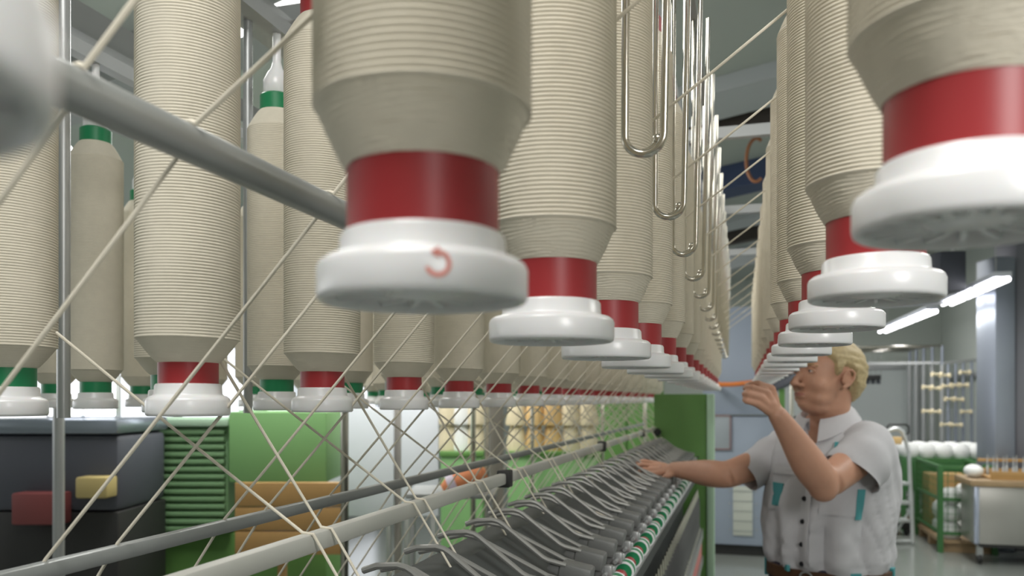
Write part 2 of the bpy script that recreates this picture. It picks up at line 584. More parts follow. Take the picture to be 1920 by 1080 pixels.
# ------------------------------------------------------------------ roving bobbins
def wound_mesh(name, r0, r1, zb, zs, zt, ztt, pitch=.0037, seg=72, seed=0, amp=.0013):
    """wound roving: cone from r0 at zb to r1 at zs, straight to zt, cone back to r0 at ztt; ridges follow the wound turns"""
    rows = []
    step = pitch / 4
    z = zb
    while z <= ztt:
        rows.append(z)
        z += step
    vs, fs = [], []
    for i, z in enumerate(rows):
        if z < zs:
            t = (z - zb) / (zs - zb)
            base = r0 + (r1 - .0016 - r0) * (t ** .84)
            cone = max(.05, 1 - t)
        elif z > zt:
            t = (ztt - z) / (ztt - zt)
            base = r0 + (r1 - r0) * (max(t, 0) ** .82)
            cone = 1 - t
        else:
            base, cone = r1, 0.0
        base += .00015 * noise.noise(Vector((seed, 0, z * 18)))
        for k in range(seg):
            a = 2 * PI * k / seg
            ca, sa = math.cos(a), math.sin(a)
            wob = .00028 * noise.noise(Vector((ca * 1.3 + seed, sa * 1.3, z * 40)))
            if cone > 0.02:
                ph = (z + .0022 * math.sin(2 * a + seed) + .003 * noise.noise(Vector((ca * 2.2, sa * 2.2 + seed, z * 60)))) / (pitch * .8)
                am = amp * (.35 + .9 * abs(noise.noise(Vector((ca * 3, sa * 3, z * 150 + seed)))))
            else:
                ph = (z + wob + .00018 * k / seg * pitch) / pitch + k / seg
                am = amp
            rr = base + am * (abs(math.sin(PI * ph)) - .5) * 1.5 + wob * .25
            vs.append((rr * ca, rr * sa, z))
    n = len(rows)
    for i in range(n - 1):
        for k in range(seg):
            k2 = (k + 1) % seg
            fs.append((i * seg + k, i * seg + k2, (i + 1) * seg + k2, (i + 1) * seg + k))
    m = MB()
    m.add(vs, fs)
    fs = []
    me = m.mesh(name, YARN)
    return me


def cap_mb(rc, rt, hf=.022, ht=.037):
    m = MB()
    ri = rc - .005
    m.lathe([(0, .004), (rt * .50, .004), (rt * .50 + .002, .0055), (rt * .50 + .002, .016), (ri, .016), (ri, .002), (ri + .0015, 0),
             (rc - .0022, .0), (rc - .0006, .0012), (rc, .0034), (rc, hf - .005), (rc - .0012, hf - .0022), (rc - .004, hf), (rt + .0055, hf + .0012), (rt + .004, hf + .003),
             (rt + .0035, ht - .003), (rt + .002, ht - .0008), (rt - .002, ht), (0, ht)], 56)
    nr = 18
    for k in range(nr):
        a = 2 * PI * k / nr
        rm = (rt * .50 + .002 + ri) / 2
        L = ri - rt * .50 - .001
        q = Quaternion((0, 0, 1), a)
        m.box((rm * math.cos(a), rm * math.sin(a), .0098), (L, .0034, .0125), q)
    return m


def bobbin(name, label, kind, seed=0):
    t = thing(name, label, 'bobbin')
    zt, ztt, ztop = (.505, .540, .568) if kind == 'near' else (.552, .590, .622)
    if kind == 'near':
        rt, rc, rp, tm = .0408, .0565, .0577, REDT
        zb, zs = .070, .101
    elif kind == 'far':
        rt, rc, rp, tm = .0325, .0455, .0560, REDT
        zb, zs = .060, .086
    else:
        rt, rc, rp, tm = .0325, .0455, .0560, GREENT
        zb, zs = .060, .086
    cap = obj('end_cap', cap_mb(rc, rt).mesh('end_cap', CAPW), None, t, loc=(0, 0, 0), label='white plastic end cap')
    tb = MB()
    tb.lathe([(rt, .034), (rt, zb + .003), (rt, ztop - .003), (rt - .003, ztop), (0, ztop)], 48)
    obj('tube', tb.mesh('tube', tm), None, t, loc=(0, 0, 0), label=('red plastic tube' if tm is REDT else 'green plastic tube'))
    seg = 84 if kind == 'near' else 56
    obj('roving_package', wound_mesh('roving_package', rt, rp, zb, zs, zt, ztt, seg=seg, seed=seed, pitch=.0037 if kind == 'near' else .0034, amp=.0012 if kind == 'near' else .0006), None, t, loc=(0, 0, 0),
        label='cream wound roving')
    return t


def strand(parent, pts, name='roving_strand', r=.0020, sub=6):
    """smooth thin strand in coordinates relative to the bobbin"""
    mb = MB().tube(pts, r, 7)
    return obj(name, mb.mesh(name, STRAND), None, parent, loc=(0, 0, 0), label='thin strand drawn off the package')


def over_bar(y, xs=BARX, zs=BARZ, n=6):
    """points of a strand lying over the creel bar from right to left, world x z"""
    out = []
    rr = BARR + .0018
    for i in range(n + 1):
        a = R(50) + R(150) * i / n
        out.append(Vector((xs + rr * math.cos(a), y + .012 * i / n, zs + rr * math.sin(a))))
    return out


def sagged(a, b, n=5, sag=.004):
    out = []
    for i in range(1, n):
        t = i / n
        p = a.lerp(b, t)
        p.z -= sag * 4 * t * (1 - t)
        out.append(p)
    return out


def near_strand_pts(base, start, ybar):
    a = Vector(start)
    ob = over_bar(ybar)
    end = Vector((FRX, ybar - .02, FRZ + .011))
    tail = Vector((FRX - .30, ybar - .02, FRZ - .42))
    pts = [a] + sagged(a, ob[0]) + ob + sagged(ob[-1], end, 4, .001) + [end, tail]
    return [p - base for p in pts]


def far_strand_pts(base, start, yend):
    a = Vector(start)
    end = Vector((NRX - .004, yend, NRZ + .0135))
    e2 = Vector((NRX + .0105, yend, NRZ + .012))
    t1 = Vector((-.425, yend + .01, zc(-.270)))
    t2 = Vector((-.30, yend + .01, zc(-.318)))
    pts = [a] + sagged(a, end, 4, .001) + [end, e2, t1, t2]
    return [p - base for p in pts]


hang_me = MB().lathe([(0, 0), (.02, .0), (.026, .012), (.026, .035), (.018, .052), (.012, .060), (.008, .075), (.008, .16), (0, .16)], 20).mesh('bobbin_hanger', CAPW)


def hanger(x, y, z, parent):
    obj('bobbin_hanger', hang_me, None, parent, loc=Vector((x, y, z)) - parent.location)


def row(proto, x, h, ys, labelf, group, strandf=None, parent=mach):
    for i, y in enumerate(ys):
        b = proto if i == 0 else copy_tree(proto)
        b.location = (x, y, zc(h))
        b['label'] = labelf(i)
        b['group'] = group
        hanger(x, y, zc(h) + (.562 if x > -.3 else .615), parent)
        outs.append((b, i, y, strandf))


outs = []
PITCH = .303
near = bobbin('roving_bobbin', 'x', 'near', 1)
right0 = copy_tree(near)
far0 = bobbin('roving_bobbin', 'x', 'far', 5)
green0 = bobbin('roving_bobbin', 'x', 'green', 9)
outer0 = copy_tree(green0)
ys_left = [.083] + [.402 + PITCH * k for k in range(15)]
NEARLAB = {0: 'red-tubed roving bobbin cut off by the upper left corner, blurred grey cap only',
           1: 'largest roving bobbin, red tube, white cap with a red curved arrow mark',
           2: 'cream roving bobbin with red tube right behind the one with the arrow mark'}
row(near, *ROWS['left'], ys_left,
    lambda i: NEARLAB.get(i, 'red-tubed roving bobbin, %s along the middle row behind the wire hooks' % ORD[i]), 'bobbins of the middle hanging row',
    lambda b, y: near_strand_pts(b, (ROWS['left'][0] - .057, y + .012, zc(.40)), y - .015))
ys_right = [.468 + PITCH * k for k in range(15)] + [.160]
row(right0, *ROWS['right'], ys_right,
    lambda i: ('big blurred bobbin at the right edge, dark red tube and grey white cap' if i == 0 else
               'red-tubed roving bobbin just outside the right edge, before the big blurred one' if i > 14 else
               'red-tubed roving bobbin, %s along the row above the man' % ORD[i]), 'bobbins of the row above the man',
    lambda b, y: near_strand_pts(b, (ROWS['right'][0] - .057, y + .008, zc(.50)), y + .02))
ys_far = [.774 + PITCH * k for k in range(18)]
row(far0, *ROWS['far'], ys_far,
    lambda i: 'slim red-tubed roving bobbin, %s along the far row beyond the creel bar' % ORD[i], 'red tubed bobbins of the far row',
    lambda b, y: far_strand_pts(b, (-.622, y + .055, zc(.075)), y + .12))
ys_green = [.79 + PITCH * k for k in range(17)]
row(green0, *ROWS['green'], ys_green,
    lambda i: 'green-tubed roving bobbin, %s along the row behind the far red-tubed row' % ORD[i], 'green tubed bobbins behind the far row',
    lambda b, y: far_strand_pts(b, (-.829, y + .02, zc(.085)), y + .06))
# second frame's creel, the outermost row with posts of its own
crl = thing('creel_stand', 'grey creel stand of the next machine, carrying the outermost green-tubed bobbins', 'creel', (-1.53, 3.2, 0))
obj('top_rail', MB().beam((-1.53, .9, zc(.90)), (-1.53, 6.0, zc(.90)), .08, .07), STEEL, crl, False)
for x_ in (-1.38, -1.66):
    obj('hanger_rail', MB().beam((x_, .9, zc(.76)), (x_, 6.0, zc(.76)), .03, .03), STEEL, crl, False)
for y in (1.3, 2.9, 4.5, 5.9):
    obj('post', MB().tube([(-1.53, y, 0), (-1.53, y, zc(.9))], .016, 12), CHROME, crl)
    obj('bracket', MB().beam((-1.68, y, zc(.80)), (-1.37, y, zc(.80)), .025, .06), STEEL, crl, False)
ys_outer = [1.455 + PITCH * k for k in range(13)]
row(outer0, *ROWS['outer'], ys_outer,
    lambda i: 'green-tubed roving bobbin, %s along the outermost row on the next creel' % ORD[i], 'green tubed bobbins of the outermost row',
    None, crl)
ys_back = [1.62 + PITCH * k for k in range(12)]
back0 = copy_tree(outer0)
row(back0, -1.66, -.02, ys_back,
    lambda i: 'green-tubed roving bobbin, %s along the rearmost row, behind the outermost creel post' % ORD[i], 'green tubed bobbins of the rearmost row',
    None, crl)
for b, i, y, sf in outs:
    if sf is None:
        continue
    if b['label'].startswith('red-tubed roving bobbin cut off'):
        continue
    strand(b, sf(b.location.copy(), y))

# red curved arrow on the first cap
cap1 = [c for c in outs[1][0].children if c.name.startswith('end_cap')][0]


def on_cap(u, v, rr=.0568):
    # u along the rim (m), v height (m), facing the camera on the right half
    a0 = math.atan2(-.402, .165)
    a = a0 + (u / .0565)
    return Vector((rr * math.cos(a), rr * math.sin(a), v))


mk = MB()
pts = [R(d) for d in range(-160, 96, 12)]
vs, fs = [], []
cu, cv = .0068, .0125
for i, a in enumerate(pts):
    wv = .0011
    for s in (-wv, wv):
        for rr in (.05635, .0568):
            vs.append(on_cap(cu + (.0054 + s) * math.cos(a), cv + (.0054 + s) * math.sin(a), rr))
for i in range(len(pts) - 1):
    a, b = i * 4, (i + 1) * 4
    fs += [(a + 1, a + 3, b + 3, b + 1), (a, a + 1, b + 1, b), (a + 3, a + 2, b + 2, b + 3)]
mk.add(vs, fs)
tip = [(cu - .0036, cv + .0052), (cu + .0006, cv + .0082), (cu + .0008, cv + .0024)]
mk.add([on_cap(u, v, .0569) for u, v in tip] + [on_cap(u, v, .0563) for u, v in tip], [(0, 2, 1), (0, 1, 4, 3), (1, 2, 5, 4), (2, 0, 3, 5)])
obj('arrow_mark', mk.mesh('arrow_mark', STAIN, False), None, cap1, loc=(0, 0, 0), label='red curved arrow mark')

# ------------------------------------------------------------------ things beyond the frame, centre
t = thing('electrical_cabinet', 'tall blue grey machine cabinet behind the green end panel and the man', 'cabinet', G(1398, 8.2, 0))
c0, c1 = G(1318, 8.2, 0), G(1452, 8.2, 0)
c1.y = c0.y
cx, cyy, cw = (c0.x + c1.x) / 2, c0.y, c1.x - c0.x
obj('plinth', MB().box((cx, cyy + .4, .06), (cw - .08, .7, .12)), BLACK, t, False)
obj('body', MB().box((cx, cyy + .4, .12 + .64), (cw, .8, 1.30), None, .01), BLUEG, t)
obj('upper_body', MB().box((cx, cyy + .42, 1.98), (cw, .76, 1.1), None, .01), BLUEG, t)
pfr = obj('inspection_hatch', MB().box((cx - .20, cyy - .008, 1.25), (.24, .02, .34), None, .003), mat('hatch_grey', (.36, .40, .44), .5), t)
fr = MB()
for dx, dz, sx, sz in ((-.12, 0, .012, .35), (.12, 0, .012, .35), (0, .17, .25, .012), (0, -.17, .25, .012)):
    fr.box((cx - .20 + dx, cyy - .02, 1.25 + dz), (sx, .012, sz))
obj('hatch_edge', fr, mat('hatch_red', (.30, .17, .17), .6), pfr, False, label='reddish rim')
vent = obj('vent_panel', MB().box((cx + .04, cyy - .01, .46), (.19, .02, .50), None, .004), mat('vent_cream', (.55, .57, .52), .6), t)
for k in range(5):
    obj('vent_slot', MB().box((cx + .04, cyy - .022, .26 + .1 * k), (.185, .008, .008)), mat('vent_line', (.36, .39, .38), .6), vent, False)
for k in range(4):
    for dx in (-.13, .13):
        obj('screw', MB().lathe([(0, .006), (.008, .005), (.008, 0)], 8, (cx + .04 + dx, cyy - .002, .27 + .13 * k), (0, -1, 0)), STEEL, t)
t = obj('orange_hose', MB().tube([G(1332, 8.22, zc(.20)), G(1334, 7.8, zc(.17)), G(1352, 7.5, zc(.145)), G(1372, 7.5, zc(.145)), G(1392, 7.5, zc(.155)), G(1420, 7.8, zc(.18)), G(1424, 8.22, zc(.20))], .022, 12), ORANGE)
tag(t, 'orange hose running level between the two near bobbin rows, before the cabinet', 'hose')
coil = []
for i in range(20):
    a = R(60 + 240 * i / 19)
    coil.append(Q(1418, 300, 6.3) + Vector((.075 * math.cos(a), 0, .17 * math.sin(a))))
tag(obj('brown_cable', MB().tube(coil, .014, 10), COPPER), 'brown looped cable hanging beside the tops of the row above the man', 'cable')
t = obj('cable_duct', MB().beam(Q(1340, 505, 8.8), Q(1450, 470, 8.8), .3, .12), BEAML)
tag(t, 'pale cable duct high above the blue grey cabinet', 'duct')

# ------------------------------------------------------------------ left background
def place(u0, u1, v0, v1, z):
    a, b = Q(u0, v1, z), Q(u1, v0, z)
    return a, b


MR = Matrix((RT, FW, UP)).transposed()


def slab(u0, u1, v0, v1, z, depth, bev=.01):
    a, b = Q(u0, v1, z), Q(u1, v0, z)
    w = (u1 - u0) / FPX * z
    h = (v1 - v0) / FPX * z
    c = (a + b) / 2 + FW * depth / 2
    return MB().box(c, (w, depth, h), MR, bev)


def floor_v(z):
    return HORIZ + CAMZ * FPX / z


t = thing('dark_machine', 'dark machine with a glossy top beyond the lower left threads', 'machine', G(90, 3.6, 0))
obj('base', slab(-80, 222, 960, floor_v(3.6), 3.6, .5), BLACK, t)
obj('body', slab(-80, 222, 815, 960, 3.6, .5, .03), DARKM, t)
obj('top', slab(-90, 220, 785, 815, 3.58, .54, .02), mat('steel_top', (.30, .34, .40), .25, .6), t)
obj('front_box', slab(20, 112, 925, 985, 3.5, .1), MAROON, t, label='maroon box on the front')
obj('front_plate', slab(140, 200, 895, 935, 3.5, .1), mat('ochre_plate', (.45, .36, .15), .5), t, label='dull yellow plate')
t = thing('ribbed_cabinet', 'light green machine end with ribbed panel on the left and plain sheet on the right', 'machine', G(420, 4.2, 0))
obj('ribbed_panel', slab(222, 428, 800, 1000, 4.2, .5), GREENR, t)
for k in range(14):
    obj('rib', slab(232, 420, 806 + k * 14, 814 + k * 14, 4.17, .05, .004), GREENR, t)
obj('plain_panel', slab(428, 612, 772, 905, 4.15, .5), GREENB, t)
obj('top_edge', slab(222, 428, 785, 800, 4.15, .5), GREENL, t)
obj('lower_body', slab(222, 612, 1000, floor_v(4.2), 4.25, .5), GREENP, t)
t = thing('wooden_board', 'ochre wooden boards leaning under the light green panel', 'board', G(560, 3.9, .8))
obj('plank', slab(440, 650, 905, 950, 3.95, .04, .004), WOODO, t)
obj('plank', slab(440, 650, 952, 995, 3.95, .04, .004), WOODO, t)
obj('plank', slab(440, 650, 997, 1040, 3.95, .04, .004), WOODO, t)
obj('prop', slab(520, 535, 1040, floor_v(4.0), 4.0, .04, .004), WOODO, t)
for (u0, u1, lab) in ((616, 738, 'wide white sheet panel right of the light green machine end'), (752, 822, 'narrow white sheet panel left of the stacked yarn cones')):
    t = thing('partition_screen', lab, 'screen', G((u0 + u1) / 2, 5.2, 0))
    obj('sheet', slab(u0, u1, 765, 968, 5.2, .03, .006), WHITEP, t)
    obj('foot', slab(u0 + 6, u0 + 14, 968, floor_v(5.2), 5.2, .05, .003), STEEL, t)
    obj('foot', slab(u1 - 14, u1 - 6, 968, floor_v(5.2), 5.2, .05, .003), STEEL, t)
t = obj('grey_post', slab(739, 751, 700, floor_v(5.3), 5.3, .06, .004), POSTB)
tag(t, 'thin brown grey post between the two white panels', 'post')
t = obj('brown_post', slab(918, 944, 690, floor_v(5.4), 5.4, .12, .006), POSTB)
tag(t, 'thick brown grey post standing between the two cone pallets', 'post')
tag(obj('bright_post', slab(908, 917, 690, floor_v(5.3), 5.3, .03, .004), CHROME), 'shiny steel post left of the thick brown post', 'post')

conem = MB().lathe([(0, 0), (.085, 0), (.09, .02), (.055, .19), (.03, .195), (.028, .22), (0, .22)], 18)
CONES = {'cream': conem.mesh('yarn_cone', CREAMC), 'ochre': conem.mesh('yarn_cone', OCHREC), 'white': conem.mesh('yarn_cone', WHITEY)}


def pallet(u0, u1, z, lab, *spec):
    spec = (spec[0][0], spec[0][1], spec[1], spec[2]) if len(spec) == 3 else spec
    t = thing('cone_pallet', lab, 'pallet', G((u0 + u1) / 2, z, 0))
    vt = 852
    obj('crate', slab(u0, u1, vt, floor_v(z), z, .8, .01), GREENB, t)
    obj('crate_rim', slab(u0 - 2, u1 + 2, vt - 5, vt + 4, z - .02, .84, .004), GREENP, t)
    top = Q(u0, vt - 5, z).z
    n = 0
    for r_ in range(2):
        for k in range(spec[1]):
            u = u0 + (u1 - u0) * (k + .5) / spec[1]
            p = Q(u, vt, z + .15 + .35 * r_)
            p.z = top
            kind = spec[0][(k + r_) % len(spec[0])]
            for lv in range(2):
                c = tag(obj('yarn_cone', CONES[kind], None, loc=p + Vector((0, 0, .2 * lv))),
                        '%s yarn cone, %s from the left, %s layer, %s rank, %s' % (kind, ORD[k] if k else 'first', 'lower' if lv == 0 else 'upper',
                                                                                           'front' if r_ == 0 else 'rear', spec[2]), 'yarn cone', spec[3])
    return t


pallet(826, 905, 6.0, 'green crate of cream cones between the narrow white panel and the brown post', (['cream', 'white', 'cream'], 3), 'crate by white screen', 'cones on the crate left of the brown post')
pallet(952, 1120, 6.2, 'green crate of ochre and cream cones right of the brown post', (['cream', 'ochre', 'ochre', 'cream'], 5), 'crate right of post', 'cones on the crate right of the brown post')
t = thing('green_locker', 'dark green locker far behind the threads, left of the green end panel', 'locker', G(1165, 8.0, 0))
obj('body', slab(1108, 1245, 700, floor_v(8.0), 8.0, .5), GREENP, t)
obj('door', slab(1112, 1174, 720, 990, 7.98, .03, .004), GREENP, t)
obj('door', slab(1178, 1240, 720, 990, 7.98, .03, .004), GREENP, t)
tag(obj('steel_pole', slab(1127, 1133, 690, floor_v(7.4), 7.4, .03, .003), CHROME), 'shiny steel pole before the dark green locker, left one', 'pole')
tag(obj('steel_pole', slab(1206, 1213, 690, floor_v(7.2), 7.2, .03, .003), CHROME), 'shiny steel pole before the dark green locker, right one', 'pole')
t = thing('orange_bundle', 'orange and pink rolled bundle lying behind the guide rail', 'bundle', G(870, 4.0, 1.13))
bl = MB().tube([Q(832, 918, 4.0), Q(845, 910, 4.0), Q(880, 897, 4.0), Q(905, 890, 4.0), Q(912, 888, 4.0)], [.03, .05, .055, .05, .03], 12)
obj('roll', bl, mat('orange_cloth', (.80, .30, .14), .8), t)
obj('band', MB().tube([Q(842, 911, 4.0), Q(856, 905, 4.0)], [.057, .057], 14), mat('lilac_band', (.75, .65, .78), .6), t, label='pale lilac band')
tb_ = thing('work_bench', 'grey bench carrying the orange bundle behind the machine', 'bench', G(850, 4.1, 0))
obj('bench_top', slab(760, 930, 926, 936, 3.9, .4, .005), STEEL, tb_)
for u in (772, 918):
    obj('leg', slab(u - 5, u + 5, 936, floor_v(4.1), 4.1, .05, .004), STEEL, tb_)

# pole with two glowing balls, and glowing boxes: added stand-ins for out-of-focus highlights
pole = thing('highlight_pole', 'thin grey pole carrying two glowing balls for blurred highlights beyond the left bobbins', 'lamp', G(110, 3.28, 0))
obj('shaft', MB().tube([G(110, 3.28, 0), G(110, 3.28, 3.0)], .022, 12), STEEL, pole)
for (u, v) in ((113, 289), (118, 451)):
    gl = obj('highlight_ball', MB().ball(Q(u, v, 3.2), 24 / FPX * 3.2, 20, 12), GLOWBALL, pole, label='glowing ball for a blurred highlight')
    obj('ball_ring', MB().tube([Q(u, v, 3.23), Q(u, v, 3.29)], .03, 12), STEEL, gl)
for (u0, u1, v0, v1, z, lab) in ((88, 150, 655, 784, 3.65, 'tall glowing box for a blurred highlight on the dark machine at far left'),
                                 (152, 214, 705, 784, 3.7, 'lower glowing box for a blurred highlight beside the tall one on the dark machine'),
                                 (448, 494, 682, 771, 4.3, 'narrow glowing box for a blurred highlight on the light green machine end')):
    t = thing('highlight_box', lab, 'lamp', Q((u0 + u1) / 2, v1, z))
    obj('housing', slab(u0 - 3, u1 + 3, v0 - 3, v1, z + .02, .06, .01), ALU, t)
    obj('glow_face', slab(u0, u1, v0, v1 - 3, z, .02, .008), mat('highlight_box_glow', (1, 1, 1), .3, emit=(.95, .96, 1.0), estr=2.6), t)

# ------------------------------------------------------------------ right background
# hanging fluorescent lamps
def strip_lamp(a, b, lab):
    a, b = Vector(a), Vector(b)
    t = thing('strip_lamp', lab, 'lamp', (a + b) / 2)
    obj('housing', MB().beam(a + UP * .05, b + UP * .05, .16, .05, bev=.008), WHITEP, t)
    d = (b - a).normalized()
    n = d.cross(UP).normalized()
    for s in (-.045, .045):
        obj('tube', MB().tube([a + n * s, b + n * s], .024, 10), TUBEL, t)
    for k in (.33, .66):
        obj('clip', MB().box(a.lerp(b, k), (.16, .02, .06)), STEEL, t, False)
    for k in (.1, .9):
        p = a.lerp(b, k)
        obj('rod', MB().tube([p + UP * .06, Vector((p.x, p.y, 3.72 + CS * p.x))], .006, 8), STEEL, t)


lz = 1.12
strip_lamp(Q(1655, 622, lz * FPX / 128), Q(1748, 584, lz * FPX / 166), 'far hanging strip lamp above the steel pole rack')
strip_lamp(Q(1776, 570, lz * FPX / 180), Q(1880, 524, lz * FPX / 226), 'near hanging strip lamp at the right, beside the steel column')
tag(obj('conduit', MB().tube([Q(1560, 582, 9.2), Q(1800, 566, 9.2)], .02, 8), STEEL), 'thin dark conduit crossing between the two strip lamps', 'pipe')
t = thing('grey_gantry', 'dark grey duct box hanging under the ceiling above the strip lamps', 'duct', Q(1795, 500, 8.0))
obj('box', slab(1764, 1812, 470, 545, 8.0, .5, .01), DARKM, t)
obj('hanger', MB().tube([Q(1788, 470, 8.2), Vector((*Q(1788, 470, 8.2).xy, 3.7 + CS * Q(1788, 470, 8.2).x))], .02, 8), STEEL, t)

# rack of steel poles with long top rails
t = thing('pole_rack', 'steel pole rack with long level top rails behind the man', 'rack', G(1735, 10.2, 0))
ends = [(1706, 658, 13.0), (1718, 655, 12.6), (1732, 652, 12.2), (1748, 650, 11.8), (1767, 648, 11.4)]
for (u, v, z) in ends:
    p = Q(u, v, z)
    obj('pole', MB().tube([p, Vector((p.x, p.y, .05))], .022, 10), COLUMN, t)
    obj('top_rail', MB().tube([p, p + Vector((-2.2, 0, 0))], .016, 8), CHROME, t)
    obj('foot', MB().box((p.x, p.y, .03), (.12, .12, .06), None, .005), STEEL, t)
    q = Q(u, 684, z - .1)
    obj('sleeve', MB().tube([q, Vector((q.x, q.y, .3))], .036, 10), STEEL, t)
obj('cross_rail', MB().beam(Q(1600, 682, 12.0), Q(1768, 680, 11.5), .03, .04), STEEL, t, False)
obj('side_rail', MB().tube([Q(u, v, z) for u, v, z in ends], .014, 8), STEEL, t)
# dark spindle tray hung from the rails
t = thing('spindle_tray', 'dark spindle heads hung on thin wires from the rack, right of the man', 'tray', Q(1632, 715, 11.9))
for u in (1620, 1632, 1642, 1652):
    obj('wire', MB().tube([Q(u, 662, 12.0), Q(u, 702, 12.0)], .004, 6), STEEL, t)
obj('tray', slab(1612, 1652, 703, 712, 11.8, .5, .005), BLACK, t)
for k in range(4):
    obj('spindle', MB().lathe([(0, 0), (.03, 0), (.03, .06), (0, .06)], 10, Q(1617 + 10 * k, 720, 11.9)), DARKM, t)
t = thing('empty_creel', 'row of dark bobbin hangers on a green stand before the man\'s nose', 'creel', G(1466, 7.5, 0))
for k in range(10):
    p = Q(1446 + 5.5 * k, 727 - 2.6 * k, 7.9 - .15 * k)
    obj('bobbin_hanger', MB().lathe([(0, -.05), (.035, -.05), (.04, -.02), (.02, .03), (.02, .06), (0, .06)], 10, p), DARKM, t)
a, b = Q(1442, 717, 7.95), Q(1505, 691, 6.4)
obj('hanger_rail', MB().beam(a, b, .05, .03), STEEL, t, False)
obj('stand', MB().beam(Vector((*Q(1466, 735, 7.55).xy, .0)), Q(1466, 712, 7.55), .08, .05), GREENP, t, False)
for k in range(4):
    obj('shelf', MB().box(Q(1494, 782 + 10 * k, 7.4), (.30, .3, .02)), BLACK if k < 3 else BEAMB, t, False)
tag(obj('chrome_pole', MB().tube([Vector((*Q(1484, 700, 6.9).xy, 0)), Q(1484, 722, 6.9)], .018, 12), CHROME), 'chrome pole standing just under the man\'s nose, behind', 'pole')

# frame with beige pegs
t = thing('peg_frame', 'steel frame with short beige pegs, right of the pole rack', 'rack', G(1805, 10.7, 0))
for u in (1778, 1792, 1806, 1822, 1838):
    p = Q(u, 682 - (u - 1778) * .11, 10.7)
    obj('pole', MB().tube([p, Vector((p.x, p.y, .03))], .02, 10), COLUMN, t)
obj('top_rail', MB().tube([Q(1770, 681, 10.7), Q(1842, 674, 10.7)], .02, 8), STEEL, t)
obj('low_rail', MB().tube([Q(1770, 1002, 10.7), Q(1842, 1000, 10.7)], .02, 8), STEEL, t)
for (u, v) in ((1755, 702), (1770, 704), (1738, 726), (1752, 728), (1775, 724), (1790, 722), (1808, 698), (1804, 722), (1780, 748), (1795, 749), (1738, 771), (1752, 772), (1810, 772), (1772, 796), (1792, 797)):
    p = Q(u, v, 10.62)
    pg = obj('peg', MB().lathe([(0, 0), (.032, 0), (.032, .02), (.018, .03), (.018, .11), (.032, .12), (.032, .14), (0, .14)], 12, p - RT * .06, RT), CREAMC, t, label='beige peg')

# step ladder
t = thing('step_ladder', 'pale aluminium step ladder standing just behind the man\'s back', 'ladder', G(1690, 8.8, 0))
za = 8.8
arc = [G(1712, za - .05, .02), G(1704, za, 1.0), Q(1697, 822, za), Q(1692, 809, za), Q(1684, 804, za), Q(1676, 804, za), Q(1664, 808, za), Q(1650, 830, za), G(1640, za, .9), G(1634, za - .05, .02)]
obj('front_rail', MB().tube(arc, .022, 10), ALU, t)
for v in (906, 942, 975):
    obj('step', MB().box(Q(1678, v, za), (.26, .16, .035), MR, .006), ALU, t)
obj('rear_leg', MB().tube([G(1672, za + .1, .04), G(1706, za, .36)], .015, 8), ALU, t)
obj('foot_bar', MB().tube([G(1670, za - .02, .03), G(1712, za - .02, .03)], .016, 8), ALU, t)
obj('top_tray', MB().box(Q(1676, 826, za), (.14, .1, .08), MR, .01), OCHREC, t, label='yellowish tray')
t = thing('hand_cart', 'dark cart handle standing behind the step ladder top', 'cart', G(1680, 9.3, 0))
obj('handle', MB().tube([G(1664, 9.3, .12), Q(1664, 800, 9.3), Q(1668, 796, 9.3), Q(1698, 796, 9.3), Q(1704, 800, 9.3), Q(1704, 812, 9.3), Q(1698, 814, 9.3)], .012, 8), BLACK, t)
obj('deck', slab(1655, 1708, 975, 992, 9.3, .4), BLACK, t)
for u in (1662, 1700):
    for d in (.06, .34):
        obj('wheel', MB().lathe([(0, -.02), (.045, -.02), (.05, 0), (.045, .02), (0, .02)], 14, G(u, 9.3 + d, .05), RT), BLACK, t)

# green cages
ballm = MB().lathe([(0, 0), (.07, 0), (.095, .03), (.1, .08), (.09, .13), (.06, .17), (0, .175)], 18)
BALL = ballm.mesh('yarn_package', WHITEY)


AXX, AYY = Vector((1, 0, 0)), Vector((0, 1, 0))


def cage(name, lab, u0, w, vt, z, depth, panel=None):
    a = G(u0, z, 0)
    t = thing(name, lab, 'cage trolley', a + AXX * w / 2 + AYY * depth / 2)
    top = CAMZ - (vt - HORIZ) * z / FPX

    def P(s, d, h):
        return a + AXX * (s * w) + AYY * (d * depth) + UP * h
    base = obj('pallet_base', MB().box(P(.5, .5, .11), (w, depth, .03)), WOOD, t, False)
    for d in (.08, .5, .92):
        obj('pallet_foot', MB().box(P(.5, d, .05), (w * .96, .1, .1)), WOOD, base, False)
    for s in (0, 1):
        for d in (0, 1):
            obj('corner_post', MB().beam(P(s, d, .0), P(s, d, top), .05, .05), CAGE, t, False)
    for h in (.2, .2 + (top - .2) * .5, top - .02):
        for (s0, d0, s1, d1) in ((0, 0, 1, 0), (0, 1, 1, 1), (0, 0, 0, 1), (1, 0, 1, 1)):
            obj('rail', MB().beam(P(s0, d0, h), P(s1, d1, h), .025, .03), CAGE, t, False)
    for (s0, d0, s1, d1) in ((0, 0, 1, 0), (0, 0, 0, 1), (0, 1, 1, 1), (1, 0, 1, 1)):
        mesh_ = MB()
        p0, p1 = P(s0, d0, 0), P(s1, d1, 0)
        n = int((p1 - p0).length / .07)
        for k in range(1, n):
            q = p0.lerp(p1, k / n)
            mesh_.tube([q + UP * .2, q + UP * (top - .03)], .004, 5, False)
        for k in range(1, 10):
            h = .2 + (top - .23) * k / 10
            mesh_.tube([p0 + UP * h, p1 + UP * h], .003, 5, False)
        mo = obj('wire_mesh', mesh_, CAGE, t, False)
        mo['kind'] = 'stuff'
    if panel:
        obj('side_panel', MB().box(P(*panel[0]), (panel[1] * w, .02, panel[2])), panel[3], t, False)
    return P, top


